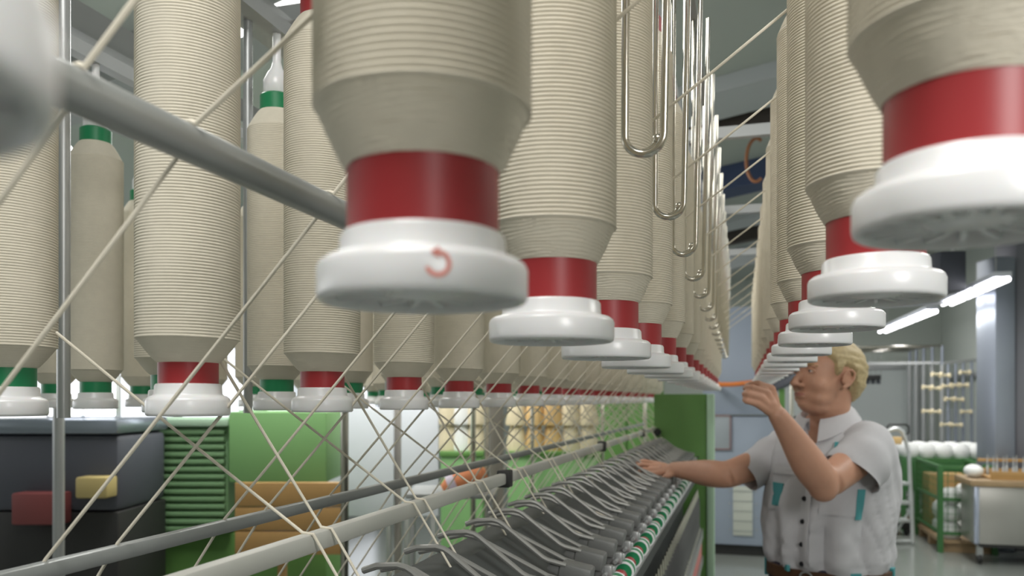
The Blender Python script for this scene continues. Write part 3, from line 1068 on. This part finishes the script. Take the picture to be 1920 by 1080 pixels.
P1, top1 = cage('cage_trolley', 'green wire cage trolley with white packages, before the ladder and left of the table', 1763, .50, 872, 8.3, 1.15)
LAY = ['bottom', 'middle', 'top']
for lv, h in enumerate((.125, .305, .485)):
    for (s, d, nm) in ((.28, .15, 'front left'), (.76, .17, 'front right'), (.28, .5, 'middle left'), (.74, .52, 'middle right')):
        if lv == 2 and nm in ('front right', 'middle left'):
            continue
        tag(obj('yarn_package', BALL, None, loc=P1(s, d, h)), 'white yarn package, %s of the %s layer in the wire cage trolley' % (nm, LAY[lv]), 'yarn package', 'packages inside the front cage')
tag(obj('brown_carton', MB().box(P1(.5, .80, .125 + .31), (.40, .36, .62), None, .01), WOODO), 'brown carton at the back of the wire cage, behind the white packages', 'carton')
P2, top2 = cage('cage_trolley', 'green cage trolley heaped with white packages, at the rear by the pole rack', 1694, 1.12, 862, 9.7, .75, panel=((.5, -0.03, .66), 1.0, .36, CAGE))
tag(obj('loading_board', MB().box(P2(.5, .5, top2 + .012), (1.12, .75, .024)), CAGE), 'green board under the heap of white packages on the rear cage', 'board')
for j, d in enumerate((.15, .5, .84)):
    for i in range(6):
        tag(obj('yarn_package', BALL, None, loc=P2(.085 + .166 * i, d, top2 + .024)), 'white package on the rear cage, %s from the left in the %s rank' % (ORD[i] if i else 'first', ('front', 'middle', 'back')[j]), 'yarn package', 'white packages heaped on the rear cage')

# table
zt = 7.65
ta, tw, td = G(1820, zt, 0), 1.15, .60
t = thing('work_table', 'stainless work table with worn wooden top at the lower right edge', 'table', ta + AXX * tw / 2 + AYY * td / 2)


def PT(x, d, h):
    return ta + AXX * x + AYY * d + UP * h


toph = CAMZ - (900 - HORIZ) * zt / FPX
obj('table_top', MB().box(PT(tw / 2, td / 2, toph - .03), (tw, td + .03, .06), None, .008), WOOD, t)
obj('front_panel', MB().box(PT(tw / 2 + .03, .06, (toph + .16) / 2), (tw - .10, .03, toph - .24), None, .004), STAINL, t)
obj('side_panel', MB().box(PT(.06, td / 2, (toph + .16) / 2), (.03, td - .10, toph - .24), None, .004), STAINL, t)
obj('corner_edge', MB().box(PT(.06, .045, (toph + .16) / 2), (.04, .04, toph - .24), None, .006), mat('bright_edge', (.55, .6, .75), .25, .7), t, label='bright bluish edge')
for x in (.10, .95):
    lg = obj('caster', MB().lathe([(0, -.018), (.045, -.018), (.05, 0), (.045, .018), (0, .018)], 16, PT(x, .1, .05), AXX), BLACK, t)
    obj('caster_fork', MB().box(PT(x, .1, .13), (.05, .05, .1)), STEEL, lg, False)
obj('underside', MB().box(PT(tw / 2 + .03, td / 2, .19), (tw - .12, td - .1, .04)), BLACK, t, False)
t = thing('wooden_tray', 'ochre wooden tray of small pins on the work table', 'tray', PT(.65, .3, toph))
obj('base', MB().box(PT(.62, .29, toph + .012), (.86, .44, .024), None, .004), WOODO, t)
for d in (.08, .50):
    obj('side', MB().box(PT(.62, d, toph + .05), (.86, .02, .06), None, .004), WOODO, t)
obj('rear_rail', MB().box(PT(.62, .52, toph + .16), (.86, .03, .03), None, .004), WOODO, t)
pin_me = MB().lathe([(0, 0), (.014, 0), (.012, .09), (.005, .1), (.005, .2), (0, .2)], 8).mesh('pin', STEEL)
for i in range(10):
    for j in range(2):
        obj('pin', pin_me, None, t, loc=PT(.24 + .085 * i, .17 + .2 * j, toph + .024) - t.location)
tag(obj('white_bag', MB().ball(PT(.10, .30, toph + .065), (.085, .13, .065), 16, 10), WHITEY), 'white rounded bag on the corner of the work table', 'bag')

# steel column
t = thing('steel_column', 'blue grey steel duct column at the right edge behind the work table', 'column', G(1890, 7.9, 0))
obj('shaft', slab(1866, 1905, 480, floor_v(8.3), 8.3, .35, .02), COLUMN, t)
obj('side_duct', slab(1905, 1990, 440, floor_v(8.4), 8.4, .4, .02), mat('duct_grey', (.27, .27, .31), .45, .3), t)
tag(obj('wall_pipe', MB().tube([Vector((3.24, 8.0, zc(.36))), Vector((3.24, 15.1, zc(.36)))], .035, 10), STEEL), 'grey pipe along the right wall behind the peg frame', 'pipe')
#PERSON
# ------------------------------------------------------------------ the man
ZM = 2.8
MF = RT * -.74 + FW * -.67      # where his chest faces
ML = RT * .67 + FW * -.74       # his left
man = thing('person', 'fair-haired man in grey short-sleeved shirt reaching up to a bobbin and over the arms', 'person', G(1555, ZM, 0))


def fuse(mb, voxel, smooth=4, name='body', m=None, shift=None):
    """one continuous surface out of overlapping closed shapes"""
    me = mb.mesh('tmp', m, False)
    o = bpy.data.objects.new('tmp', me)
    COL.objects.link(o)
    rm = o.modifiers.new('r', 'REMESH')
    rm.mode = 'VOXEL'
    rm.voxel_size = voxel
    sm = o.modifiers.new('s', 'SMOOTH')
    sm.iterations = smooth
    sm.factor = .5
    dg = bpy.context.evaluated_depsgraph_get()
    out = bpy.data.meshes.new_from_object(o.evaluated_get(dg))
    out.name = name
    bpy.data.objects.remove(o)
    out.materials.clear()
    out.materials.append(m)
    out.polygons.foreach_set('use_smooth', [True] * len(out.polygons))
    if shift is not None:
        out.transform(Matrix.Translation(-shift))
    return out


# torso rows: v, u centre, half width, half depth
TR = [(1095, 1552, .190, .158), (1075, 1552, .196, .164), (1050, 1552, .205, .176), (1000, 1552, .216, .186), (940, 1555, .222, .187), (885, 1559, .220, .178),
      (845, 1561, .212, .162), (818, 1562, .190, .138), (800, 1558, .145, .112), (786, 1555, .098, .09), (778, 1553, .078, .078)]


def torso_at(v):
    rows = TR
    v = max(min(v, rows[0][0]), rows[-1][0])
    for i in range(len(rows) - 1):
        v0, v1 = rows[i][0], rows[i + 1][0]
        if v1 <= v <= v0:
            t = (v - v0) / (v1 - v0)
            p = [rows[max(i - 1, 0)], rows[i], rows[i + 1], rows[min(i + 2, len(rows) - 1)]]
            res = []
            for k in (1, 2, 3):
                a, b, c, d = p[0][k], p[1][k], p[2][k], p[3][k]
                lin = b + (c - b) * t
                cr = .5 * (2 * b + (c - a) * t + (2 * a - 5 * b + 4 * c - d) * t * t + (3 * b - a - 3 * c + d) * t ** 3)
                res.append(.4 * lin + .6 * cr)
            return res
    return rows[-1][1:]


def shirt_pt(al, v, off=0.0, folds=True):
    u, a, b = torso_at(v)
    c = Q(u, v, ZM)
    ca, sa = math.cos(al), math.sin(al)
    e = .88
    x = (abs(ca) ** e) * (1 if ca >= 0 else -1)
    y = (abs(sa) ** e) * (1 if sa >= 0 else -1)
    n = (MF * ca / b + ML * sa / a).normalized()
    d = off
    if folds:
        low = min(1, max(0, (v - 870) / 130)) * min(1, max(0, (1062 - v) / 18))
        d += low * .0150 * math.sin(al * 11 + 2.2 * math.sin(al * 3) + (v - 1060) * .004) * (.6 + .4 * math.sin(al * 2 + 1))
        d += .014 * noise.noise(Vector((al * 2.2, v * .012 + al * 1.2, 3.3))) * min(1, max(0, (v - 800) / 60))
        d += .0035 * noise.noise(Vector((al * 5 + v * .02, v * .03, 1.1)))
        d -= .006 * math.exp(-(noise.noise(Vector((al * 3.1 - v * .016, v * .006, 7.7))) / .07) ** 2) * min(1, max(0, (v - 850) / 50))
        hang = max(0, 1 - abs(v - 1036) / 22)
        d += .007 * hang * (.6 + .4 * math.sin(al * 5 + .5))
    return c + MF * (b * x) + ML * (a * y) + n * d


def loft(ptf, vs_, na, close_ends=True):
    mb = MB()
    vs, fs = [], []
    for v in vs_:
        for k in range(na):
            vs.append(ptf(2 * PI * k / na, v))
    for i in range(len(vs_) - 1):
        for k in range(na):
            k2 = (k + 1) % na
            fs.append((i * na + k, i * na + k2, (i + 1) * na + k2, (i + 1) * na + k))
    if close_ends:
        fs.append(tuple(range(na - 1, -1, -1)))
        fs.append(tuple((len(vs_) - 1) * na + k for k in range(na)))
    return mb.add(vs, fs)


# --- head in its own frame
HL = RT * .33 + FW * -.944
_hf = RT * -.944 + FW * -.33
HF = (_hf + UP * .13).normalized()
HU = HL.cross(HF) * -1 if HL.cross(HF).z < 0 else HL.cross(HF)
HC = Q(1549, 709, 2.75)
HX = Matrix((HL, HF, HU)).transposed()
KS = Vector((1.10, 1.17, 1.02))


def H(x, y, z):
    return HC + HX @ Vector((x * KS.x, y * KS.y, z * KS.z))


def hball(mb, c, r, seg=20, rings=14):
    return mb.ball(H(*c), (r[0] * KS.x, r[1] * KS.y, r[2] * KS.z), seg, rings, HX)


body = MB()
hball(body, (0, -.014, .034), (.077, .100, .084), 32, 22)
hball(body, (0, .026, -.012), (.068, .066, .088), 28, 20)
hball(body, (0, .030, -.068), (.060, .056, .044), 24, 16)
hball(body, (0, .070, -.098), (.024, .019, .017))
for s in (-1, 1):
    hball(body, (s * .041, .052, -.034), (.028, .030, .032))
    hball(body, (s * .030, .046, -.075), (.032, .030, .028))
    hball(body, (s * .030, .079, .026), (.024, .010, .009))
    hball(body, (s * .0125, .097, -.039), (.0095, .011, .0085), 12, 8)
    # ear: rim, lobe
    rim = [H(s * .078, .004, -.018), H(s * .082, .006, .004), H(s * .087, .000, .022), H(s * .090, -.014, .027), H(s * .090, -.026, .018), H(s * .088, -.027, 0), H(s * .084, -.018, -.022), H(s * .079, -.004, -.034), H(s * .077, .003, -.030)]
    body.tube(rim, [.004, .0045, .005, .005, .005, .005, .005, .006, .005], 8)
    hball(body, (s * .077, -.012, -.003), (.006, .017, .025), 14, 10)
body.tube([H(0, .080, .014), H(0, .093, -.004), H(0, .105, -.020), H(0, .110, -.033)], [.010, .0105, .012, .0125], 14)
hball(body, (0, .112, -.035), (.0130, .0110, .0105), 14, 10)
hball(body, (0, .089, -.064), (.024, .0085, .007))
hball(body, (0, .087, -.076), (.021, .0085, .0065))
hball(body, (0, .028, -.106), (.046, .048, .022))
# neck
body.tube([H(0, -.030, -.03), H(0, -.026, -.09), Q(1553, 792, 2.79), Q(1556, 830, 2.8)], [.066, .064, .070, .085], 24)
# torso under the shirt
body_core = loft(lambda al, v: shirt_pt(al, v, -.014 if v < 850 else -.032, False), list(range(1090, 777, -8)), 48)
body.add(body_core.v, body_core.f)


def limb(js, rs, seg=20):
    """smooth tapered limb through joints with spline interpolation"""
    pts, rad = [], []
    n = len(js)
    for i in range(n - 1):
        p = [js[max(i - 1, 0)], js[i], js[i + 1], js[min(i + 2, n - 1)]]
        q = [rs[max(i - 1, 0)], rs[i], rs[i + 1], rs[min(i + 2, n - 1)]]
        for k in range(6):
            t = k / 6
            f = lambda a, b, c, d: .5 * (2 * b + (c - a) * t + (2 * a - 5 * b + 4 * c - d) * t * t + (3 * b - a - 3 * c + d) * t ** 3)
            pts.append(f(*p))
            rad.append(f(*q))
    pts.append(js[-1])
    rad.append(rs[-1])
    return MB().tube(pts, rad, seg)


# near (left) arm, raised
SHL, ELL, WRL = Q(1626, 842, 2.66), Q(1546, 912, 2.47), Q(1462, 784, 2.42)
for m_ in (limb([SHL, SHL.lerp(ELL, .5), SHL.lerp(ELL, .92) + UP * .004], [.062, .057, .050]),
           limb([ELL + (ELL - WRL) * .03, ELL.lerp(WRL, .12), ELL.lerp(WRL, .38) + UP * -.004, ELL.lerp(WRL, .75), WRL, WRL + (WRL - ELL) * .08], [.044, .052, .053, .040, .031, .030])):
    body.add(m_.v, m_.f)
hball_c = ELL
body.ball(ELL + RT * -.004 + UP * -.004, .046, 16, 12)


def hand(mb, wrist, knuckles, pips, tips, thumb, rk=.0105, rt=.0078, side=None):
    for k, p, t in zip(knuckles, pips, tips):
        mid = p.lerp(t, .5) + (p - k).normalized() * .004
        mb.tube([wrist.lerp(k, .45), k], [.013, .0125], 12)
        mb.tube([wrist.lerp(k, .05), wrist.lerp(k, .6)], [.017, .014], 12)
        mb.tube([k - (p - k) * .15, k, k.lerp(p, .55), p, mid, t, t + (t - mid).normalized() * .004], [.010, rk + .0012, rk * .93, rk, rk * .9, rt, rt * .55], 12)
    mb.tube(thumb, [.016, .014, .0115, .0105, .0085, .005], 12)
    # web and ball of the palm
    mb.ball(sum((wrist.lerp(k, .6) for k in knuckles), Vector()) / 4, .019, 12, 8)


zk = 2.40
hand(body, WRL, [Q(1447, 728, 2.415), Q(1437, 735, 2.395), Q(1427, 745, 2.385), Q(1420, 757, 2.385)],
     [Q(1422, 719, 2.405), Q(1410, 726, 2.385), Q(1402, 738, 2.378), Q(1400, 752, 2.38)],
     [Q(1399, 723, 2.43), Q(1396, 729, 2.42), Q(1395, 740, 2.41), Q(1398, 748, 2.40)],
     [WRL + FW * .012, Q(1448, 768, 2.45), Q(1430, 748, 2.47), Q(1415, 735, 2.465), Q(1402, 725, 2.45), Q(1397, 721, 2.445)])
# far (right) arm, reaching over the drafting arms
SHR, ELR, WRR = Q(1484, 846, 2.93), Q(1362, 891, 2.86), Q(1266, 880, 3.05)
for m_ in (limb([SHR, SHR.lerp(ELR, .5), ELR], [.060, .055, .049]),
           limb([ELR + RT * .02, ELR.lerp(WRR, .12), ELR.lerp(WRR, .4), ELR.lerp(WRR, .75), WRR, WRR + (WRR - ELR) * .08], [.045, .050, .049, .038, .030, .029])):
    body.add(m_.v, m_.f)
hand(body, WRR, [Q(1228, 869, 3.13), Q(1226, 874, 3.105), Q(1228, 881, 3.085), Q(1232, 888, 3.07)],
     [Q(1208, 865, 3.15), Q(1204, 871, 3.125), Q(1207, 880, 3.10), Q(1214, 889, 3.08)],
     [Q(1194, 868, 3.16), Q(1190, 876, 3.14), Q(1196, 887, 3.115), Q(1205, 897, 3.09)],
     [WRR + FW * -.012, Q(1252, 892, 3.03), Q(1240, 898, 3.035), Q(1230, 900, 3.05), Q(1222, 899, 3.07), Q(1218, 897, 3.08)])
body_me = fuse(body, .0032, 3, 'body', SKIN)
nvb = len(body_me.vertices)
co = np.empty(nvb * 3)
body_me.vertices.foreach_get('co', co)
co = co.reshape(-1, 3)
ed = np.empty(len(body_me.edges) * 2, dtype=np.int32)
body_me.edges.foreach_get('vertices', ed)
ed = ed.reshape(-1, 2)
loc = (co - np.array(HC)) @ np.array(HX) / np.array(KS)      # head frame
xl_, yl_, zl_ = np.abs(loc[:, 0]), loc[:, 1], loc[:, 2]
wgt = np.full(nvb, .55)
hd = (np.linalg.norm(loc, axis=1) < .2)
nose = hd & (xl_ < .026) & (yl_ > .078) & (zl_ < .02) & (zl_ > -.056)
mouth = hd & (xl_ < .03) & (yl_ > .078) & (zl_ <= -.056) & (zl_ > -.09)
ear = hd & (xl_ > .073) & (yl_ < .03) & (yl_ > -.05) & (np.abs(zl_) < .045)
eyez = hd & (xl_ < .05) & (yl_ > .066) & (zl_ > -.004) & (zl_ < .036)
for mk_, w_ in ((nose, .03), (mouth, .10), (ear, .05), (eyez, .25)):
    wgt[mk_] = w_
for hp in (WRL, WRR):
    dh = np.linalg.norm(co - np.array(hp), axis=1)
    tip_ = (Q(1420, 738, 2.40) if hp is WRL else Q(1212, 876, 3.11))
    dt = np.linalg.norm(co - np.array(tip_), axis=1)
    wgt[(dt < .085) & (dt < dh + .02)] = .05
deg = np.bincount(ed.ravel(), minlength=nvb).astype(float)[:, None]
for it in range(34):
    acc = np.zeros_like(co)
    np.add.at(acc, ed[:, 0], co[ed[:, 1]])
    np.add.at(acc, ed[:, 1], co[ed[:, 0]])
    co = co + wgt[:, None] * (acc / deg - co)
co -= np.array(man.location)
body_me.vertices.foreach_set('co', co.ravel())
body_me.update()
obj('body', body_me, None, man, label='bare head, neck and forearms')

# --- face
for s in (-1, 1):
    e = obj('eye', MB().ball(H(s * .031, .0755, .010), .0118, 16, 12), EYEW, man)
    g = (HF * .97 + HL * -.12 + UP * .02).normalized()
    obj('iris', MB().ball(H(s * .031, .0755, .010) + g * .0075, .0058, 14, 10), IRIS, e)
    lid = MB()
    for up, yy, rr in ((1, .0765, .0036), (-1, .0750, .0026)):
        pts = []
        for i in range(9):
            a = PI * i / 8
            pts.append(H(s * (.031 - .0145 * math.cos(a)), yy + .0095 * math.sin(a), .010 + up * .0062 * math.sin(a) - .001 * (i - 4) / 4))
        lid.tube(pts, rr, 8)
    obj('eyelid', lid, SKIN, man)
    br = MB().tube([H(s * .014, .0895, .026), H(s * .028, .0890, .031), H(s * .040, .0835, .031), H(s * .051, .0730, .026)], [.0035, .0045, .004, .002], 8)
    obj('eyebrow', br, BROW, man)
lp = MB()
lp.tube([H(-.022, .0870, -.0685), H(-.012, .0965, -.0655), H(0, .0985, -.066), H(.012, .0965, -.0655), H(.022, .0870, -.0685)], [.001, .0022, .0026, .0022, .001], 10)
lp.tube([H(-.020, .0870, -.0695), H(-.011, .0955, -.0720), H(0, .0970, -.0725), H(.011, .0955, -.0720), H(.020, .0870, -.0695)], [.001, .0026, .0030, .0026, .001], 10)
obj('lips', lp, LIPS, man)

# --- hair: a shell that ends at the hairline
ZY = [(-.14, -.078), (-.065, -.078), (-.045, -.040), (-.030, .010), (-.018, .030), (.004, .030), (.012, -.004), (.024, -.002), (.032, .040), (.060, .074), (.12, .084)]


def hairline(y):
    for (y0, z0), (y1, z1) in zip(ZY, ZY[1:]):
        if y0 <= y <= y1:
            return z0 + (z1 - z0) * (y - y0) / (y1 - y0)
    return .08


hm = MB()
NU, NV = 120, 72
grid, gv = {}, []
for i in range(NV + 1):
    th = -PI / 2 + PI * i / NV
    for k in range(NU):
        a = 2 * PI * k / NU
        d = Vector((math.cos(th) * math.cos(a), math.cos(th) * math.sin(a), math.sin(th)))
        # cranium, tapering into the neck at the back
        p = Vector((.077 * d.x, -.014 + .100 * d.y, .034 + .086 * d.z))
        if d.z < -.2 and d.y < 0:
            p.z = .034 - .12 * (abs(d.z))
            p.y = -.014 + .100 * d.y * (1 - .0 * d.z)
        g = p.z - hairline(p.y)
        t = min(1, max(0, (g + .004) / .03))
        st = noise.noise(Vector((p.x * 70, p.y * 22, p.z * 70)))
        st2 = noise.noise(Vector((p.x * 150, p.y * 40, p.z * 150)))
        off = -.006 + .019 * t * t * (3 - 2 * t) + t * (.0032 * st + .0018 * st2)
        if p.z > .07:
            off += .006 * min(1, (p.z - .07) / .04)
        n = Vector((d.x / .077, d.y / .1, d.z / .086)).normalized()
        if p.y < -.03 and p.z < .0:
            off += .004
        grid[(i, k)] = (len(gv), g)
        q = p + n * off
        gv.append(H(q.x, q.y, q.z))
fs = []
for i in range(NV):
    for k in range(NU):
        k2 = (k + 1) % NU
        c = [grid[(i, k)], grid[(i, k2)], grid[(i + 1, k2)], grid[(i + 1, k)]]
        if max(x[1] for x in c) > -.006:
            fs.append([x[0] for x in c])
hm.add(gv, fs)
obj('hair', hm, HAIR, man, label='short blond hair')

# --- shirt
sv = [1068 - 4 * i for i in range(73)]


def shirt_f(al, v):
    a2 = (al + PI) % (2 * PI) - PI
    d = 0.0
    # open neck: the front edge dips inwards
    if v < 835:
        wdt = .34 * (835 - v) / 50 + .02
        if abs(a2) < wdt:
            d = -.03 * min(1, (wdt - abs(a2)) / .08)
    p = shirt_pt(al, v, d)
    return p


sh = obj('shirt', loft(shirt_f, [v for v in sv if v >= 784], 110, False), SHIRT, man)


def sleeve(js, rs, flat, name='sleeve', seed=0):
    pts, rad = [], []
    n = len(js)
    for i in range(n - 1):
        p = [js[max(i - 1, 0)], js[i], js[i + 1], js[min(i + 2, n - 1)]]
        q = [rs[max(i - 1, 0)], rs[i], rs[i + 1], rs[min(i + 2, n - 1)]]
        for k in range(8):
            t = k / 8
            f = lambda a, b, c, d: .5 * (2 * b + (c - a) * t + (2 * a - 5 * b + 4 * c - d) * t * t + (3 * b - a - 3 * c + d) * t ** 3)
            pts.append(f(*p))
            rad.append(f(*q))
    pts.append(js[-1])
    rad.append(rs[-1])
    mb = MB().tube(pts, rad, 40, False, flat)
    nv = len(mb.v)
    cen = pts
    out = []
    for i, v in enumerate(mb.v):
        c = cen[i // 40]
        d = (Vector(v) - c)
        t = (i // 40) / (len(pts) - 1)
        a = (i % 40) / 40 * 2 * PI
        k = 1 + (.09 * noise.noise(Vector((math.cos(a) * 1.5, math.sin(a) * 1.5, t * 6 + seed))) + .035 * math.sin(t * 22 + 2 * math.cos(a + seed))) * (.3 + .7 * math.sin(PI * min(1, t * 1.1)))
        out.append(tuple(c + d * k))
    mb.v = out
    # hem folded inside
    last = list(range(nv - 40, nv))
    c = pts[-1]
    ax = (pts[-1] - pts[-2]).normalized()
    prev = last
    for dk, dz in ((.965, .0), (.93, -.012), (.90, -.07)):
        ids = []
        for j, l in enumerate(last):
            d = Vector(mb.v[l]) - c
            mb.v.append(tuple(c + d * dk + ax * dz))
            ids.append(len(mb.v) - 1)
        for j in range(40):
            j2 = (j + 1) % 40
            mb.f.append((prev[j], prev[j2], ids[j2], ids[j]))
        prev = ids
    return obj(name, mb, SHIRT, sh)


sleeve([Q(1600, 828, 2.74), Q(1623, 837, 2.655), Q(1616, 862, 2.60), Q(1596, 889, 2.585)], [.062, .088, .097, .103], .90, seed=1)
sleeve([Q(1512, 822, 2.88), Q(1478, 842, 2.92), Q(1436, 866, 2.90), Q(1397, 891, 2.88)], [.070, .082, .075, .066], .95, seed=5)

# collar: stand and fold-over flaps
cl = MB()
NC = 40
cc = Q(1549, 783, 2.785)
rows_ = []
for j, (rr, dz) in enumerate(((.073, -.02), (.074, .022), (.078, .030), (.092, .018), (.112, -.014), (.110, -.017), (.09, .012), (.077, .022))):
    ring = []
    for i in range(NC + 1):
        al = R(14) + (2 * PI - R(28)) * i / NC
        fr_ = max(0, math.cos(al))
        back = max(0, -math.cos(al))
        z = dz + .022 * back - .034 * fr_
        rx = rr * (1.0 + .10 * fr_)
        if 4 <= j <= 5:
            z -= .034 * fr_ ** 3
            rx += .012 * fr_ ** 2
        ring.append(cc + MF * (rx * math.cos(al)) + ML * (rx * 1.02 * math.sin(al)) + UP * z)
    rows_.append(ring)
vs = [p for r_ in rows_ for p in r_]
fs = []
for j in range(len(rows_) - 1):
    for i in range(NC):
        a = j * (NC + 1) + i
        fs.append((a, a + 1, a + NC + 2, a + NC + 1))
for e in (0, NC):
    fs.append(tuple(j * (NC + 1) + e for j in range(len(rows_))))
cl.add(vs, fs)
obj('collar', cl, SHIRT, sh)


def patch(a0, a1, v0, v1, off=.005, th=.003, taper=0.0):
    na, nv = 10, 8
    mb = MB()
    vs, fs = [], []
    for o_ in (off, off - th - .004):
        for j in range(nv + 1):
            for i in range(na + 1):
                t = j / nv
                c = (a0 + a1) / 2
                w = (a1 - a0) * (1 - taper * t)
                vs.append(shirt_pt(R(c + w * (i / na - .5)), v0 + (v1 - v0) * t, o_))
    N = (na + 1) * (nv + 1)
    for j in range(nv):
        for i in range(na):
            a = j * (na + 1) + i
            fs.append((a, a + 1, a + na + 2, a + na + 1))
            fs.append((N + a, N + a + na + 1, N + a + na + 2, N + a + 1))
    for i in range(na):
        fs.append((i, N + i, N + i + 1, i + 1))
        a = nv * (na + 1) + i
        fs.append((a, a + 1, N + a + 1, N + a))
    for j in range(nv):
        a = j * (na + 1)
        fs.append((a, a + na + 1, N + a + na + 1, N + a))
        a += na
        fs.append((a, N + a, N + a + na + 1, a + na + 1))
    return mb.add(vs, fs)


obj('placket', patch(-5.5, 5.5, 832, 1050, .0045), SHIRT, sh)
for v in (868, 927, 968, 1009, 1044):
    p = shirt_pt(0, v, .006)
    obj('button', MB().lathe([(0, .004), (.0075, .0035), (.009, .0), (.0085, -.003), (0, -.003)], 14, p, MF), BUTTON, sh, label='black button')
obj('pocket', patch(-38, -9, 886, 952, .004), SHIRT, sh)
obj('pocket_flap', patch(-38, -8, 868, 886, .009), SHIRT, sh)
obj('pocket', patch(12, 46, 884, 952, .004), SHIRT, sh)
obj('cloth_tab', patch(-33, -17, 903, 945, .008, taper=.25), TEAL, sh, label='teal cloth tab')
obj('cloth_tab', patch(43, 50, 905, 958, .007), TEAL, sh, label='teal cloth tab')
obj('yoke_strip', patch(20, 52, 824, 852, .018, .012), TEAL, sh, label='teal strip under the collar')

# --- belt and trousers
def waist(al, v, off):
    return shirt_pt(al, 1072, off, False) + UP * ((1072 - v) * ZM / FPX)


bt = obj('belt', loft(lambda al, v: waist(al, v, .012 if v in (1057, 1078) else .002), [1079, 1078, 1057, 1056], 80, False), LEATHER, man, label='brown leather belt')
for a_ in (47, 105, 165, -60):
    lb = MB()
    vs = []
    for o_ in (.0165, .004):
        for v in (1052, 1084):
            for da in ((-5.5, 5.5) if v == 1052 else (-3.8, 3.8)):
                vs.append(waist(R(a_ + da), v, o_))
    lb.add(vs, [(0, 1, 3, 2), (4, 6, 7, 5), (0, 4, 5, 1), (2, 3, 7, 6), (0, 2, 6, 4), (1, 5, 7, 3)])
    obj('belt_loop', lb, TEAL, bt, False, label='teal belt loop')
bk = MB()
c = waist(R(3), 1067, .018)
ringp = []
for i in range(17):
    a = 2 * PI * i / 16
    ringp.append(c + ML * (.022 * math.cos(a)) + UP * (.018 * math.sin(a)))
bk.tube(ringp, .003, 8, False)
bk.tube([c - ML * .022, c + ML * .018], .0022, 8)
obj('buckle', bk, STEEL, bt)
obj('waist_tab', MB().box(waist(R(-14), 1056, .012), (.012, .03, .022), MR, .003), TEAL, man, label='teal tab at the waist')
tr = MB()
pc = Q(1552, 1072, ZM)
core = loft(lambda al, v: waist(al, v, .003), [1110, 1095, 1072, 1052], 48)
tr.add(core.v, core.f)
hipz = pc.z - .12
tr.ball(Vector((pc.x, pc.y, hipz)), (.18, .15, .14), 24, 16, Matrix((ML, MF, UP)).transposed())
feet = []
for s in (-1, 1):
    hip = Vector((pc.x, pc.y, hipz)) + ML * (s * .095)
    knee = Vector((pc.x, pc.y, .50)) + ML * (s * .115) + MF * .015
    ank = Vector((pc.x, pc.y, .07)) + ML * (s * .13)
    lm = limb([hip + UP * .02, hip.lerp(knee, .5), knee, knee.lerp(ank, .5), ank], [.105, .092, .074, .07, .062])
    tr.add(lm.v, lm.f)
    feet.append(ank)
obj('trousers', fuse(tr, .008, 4, 'trousers', DENIM, man.location), None, man, label='dark navy trousers')
for ank in feet:
    sm = MB()
    sm.tube([Vector((ank.x, ank.y, .05)) - MF * .07, Vector((ank.x, ank.y, .06)) - MF * .03, Vector((ank.x, ank.y, .055)) + MF * .05, Vector((ank.x, ank.y, .045)) + MF * .14, Vector((ank.x, ank.y, .04)) + MF * .19], [.035, .05, .05, .045, .03], 16)
    for i, v in enumerate(sm.v):
        sm.v[i] = (v[0], v[1], max(0.0, v[2]))
    obj('shoe', sm, BLACK, man)
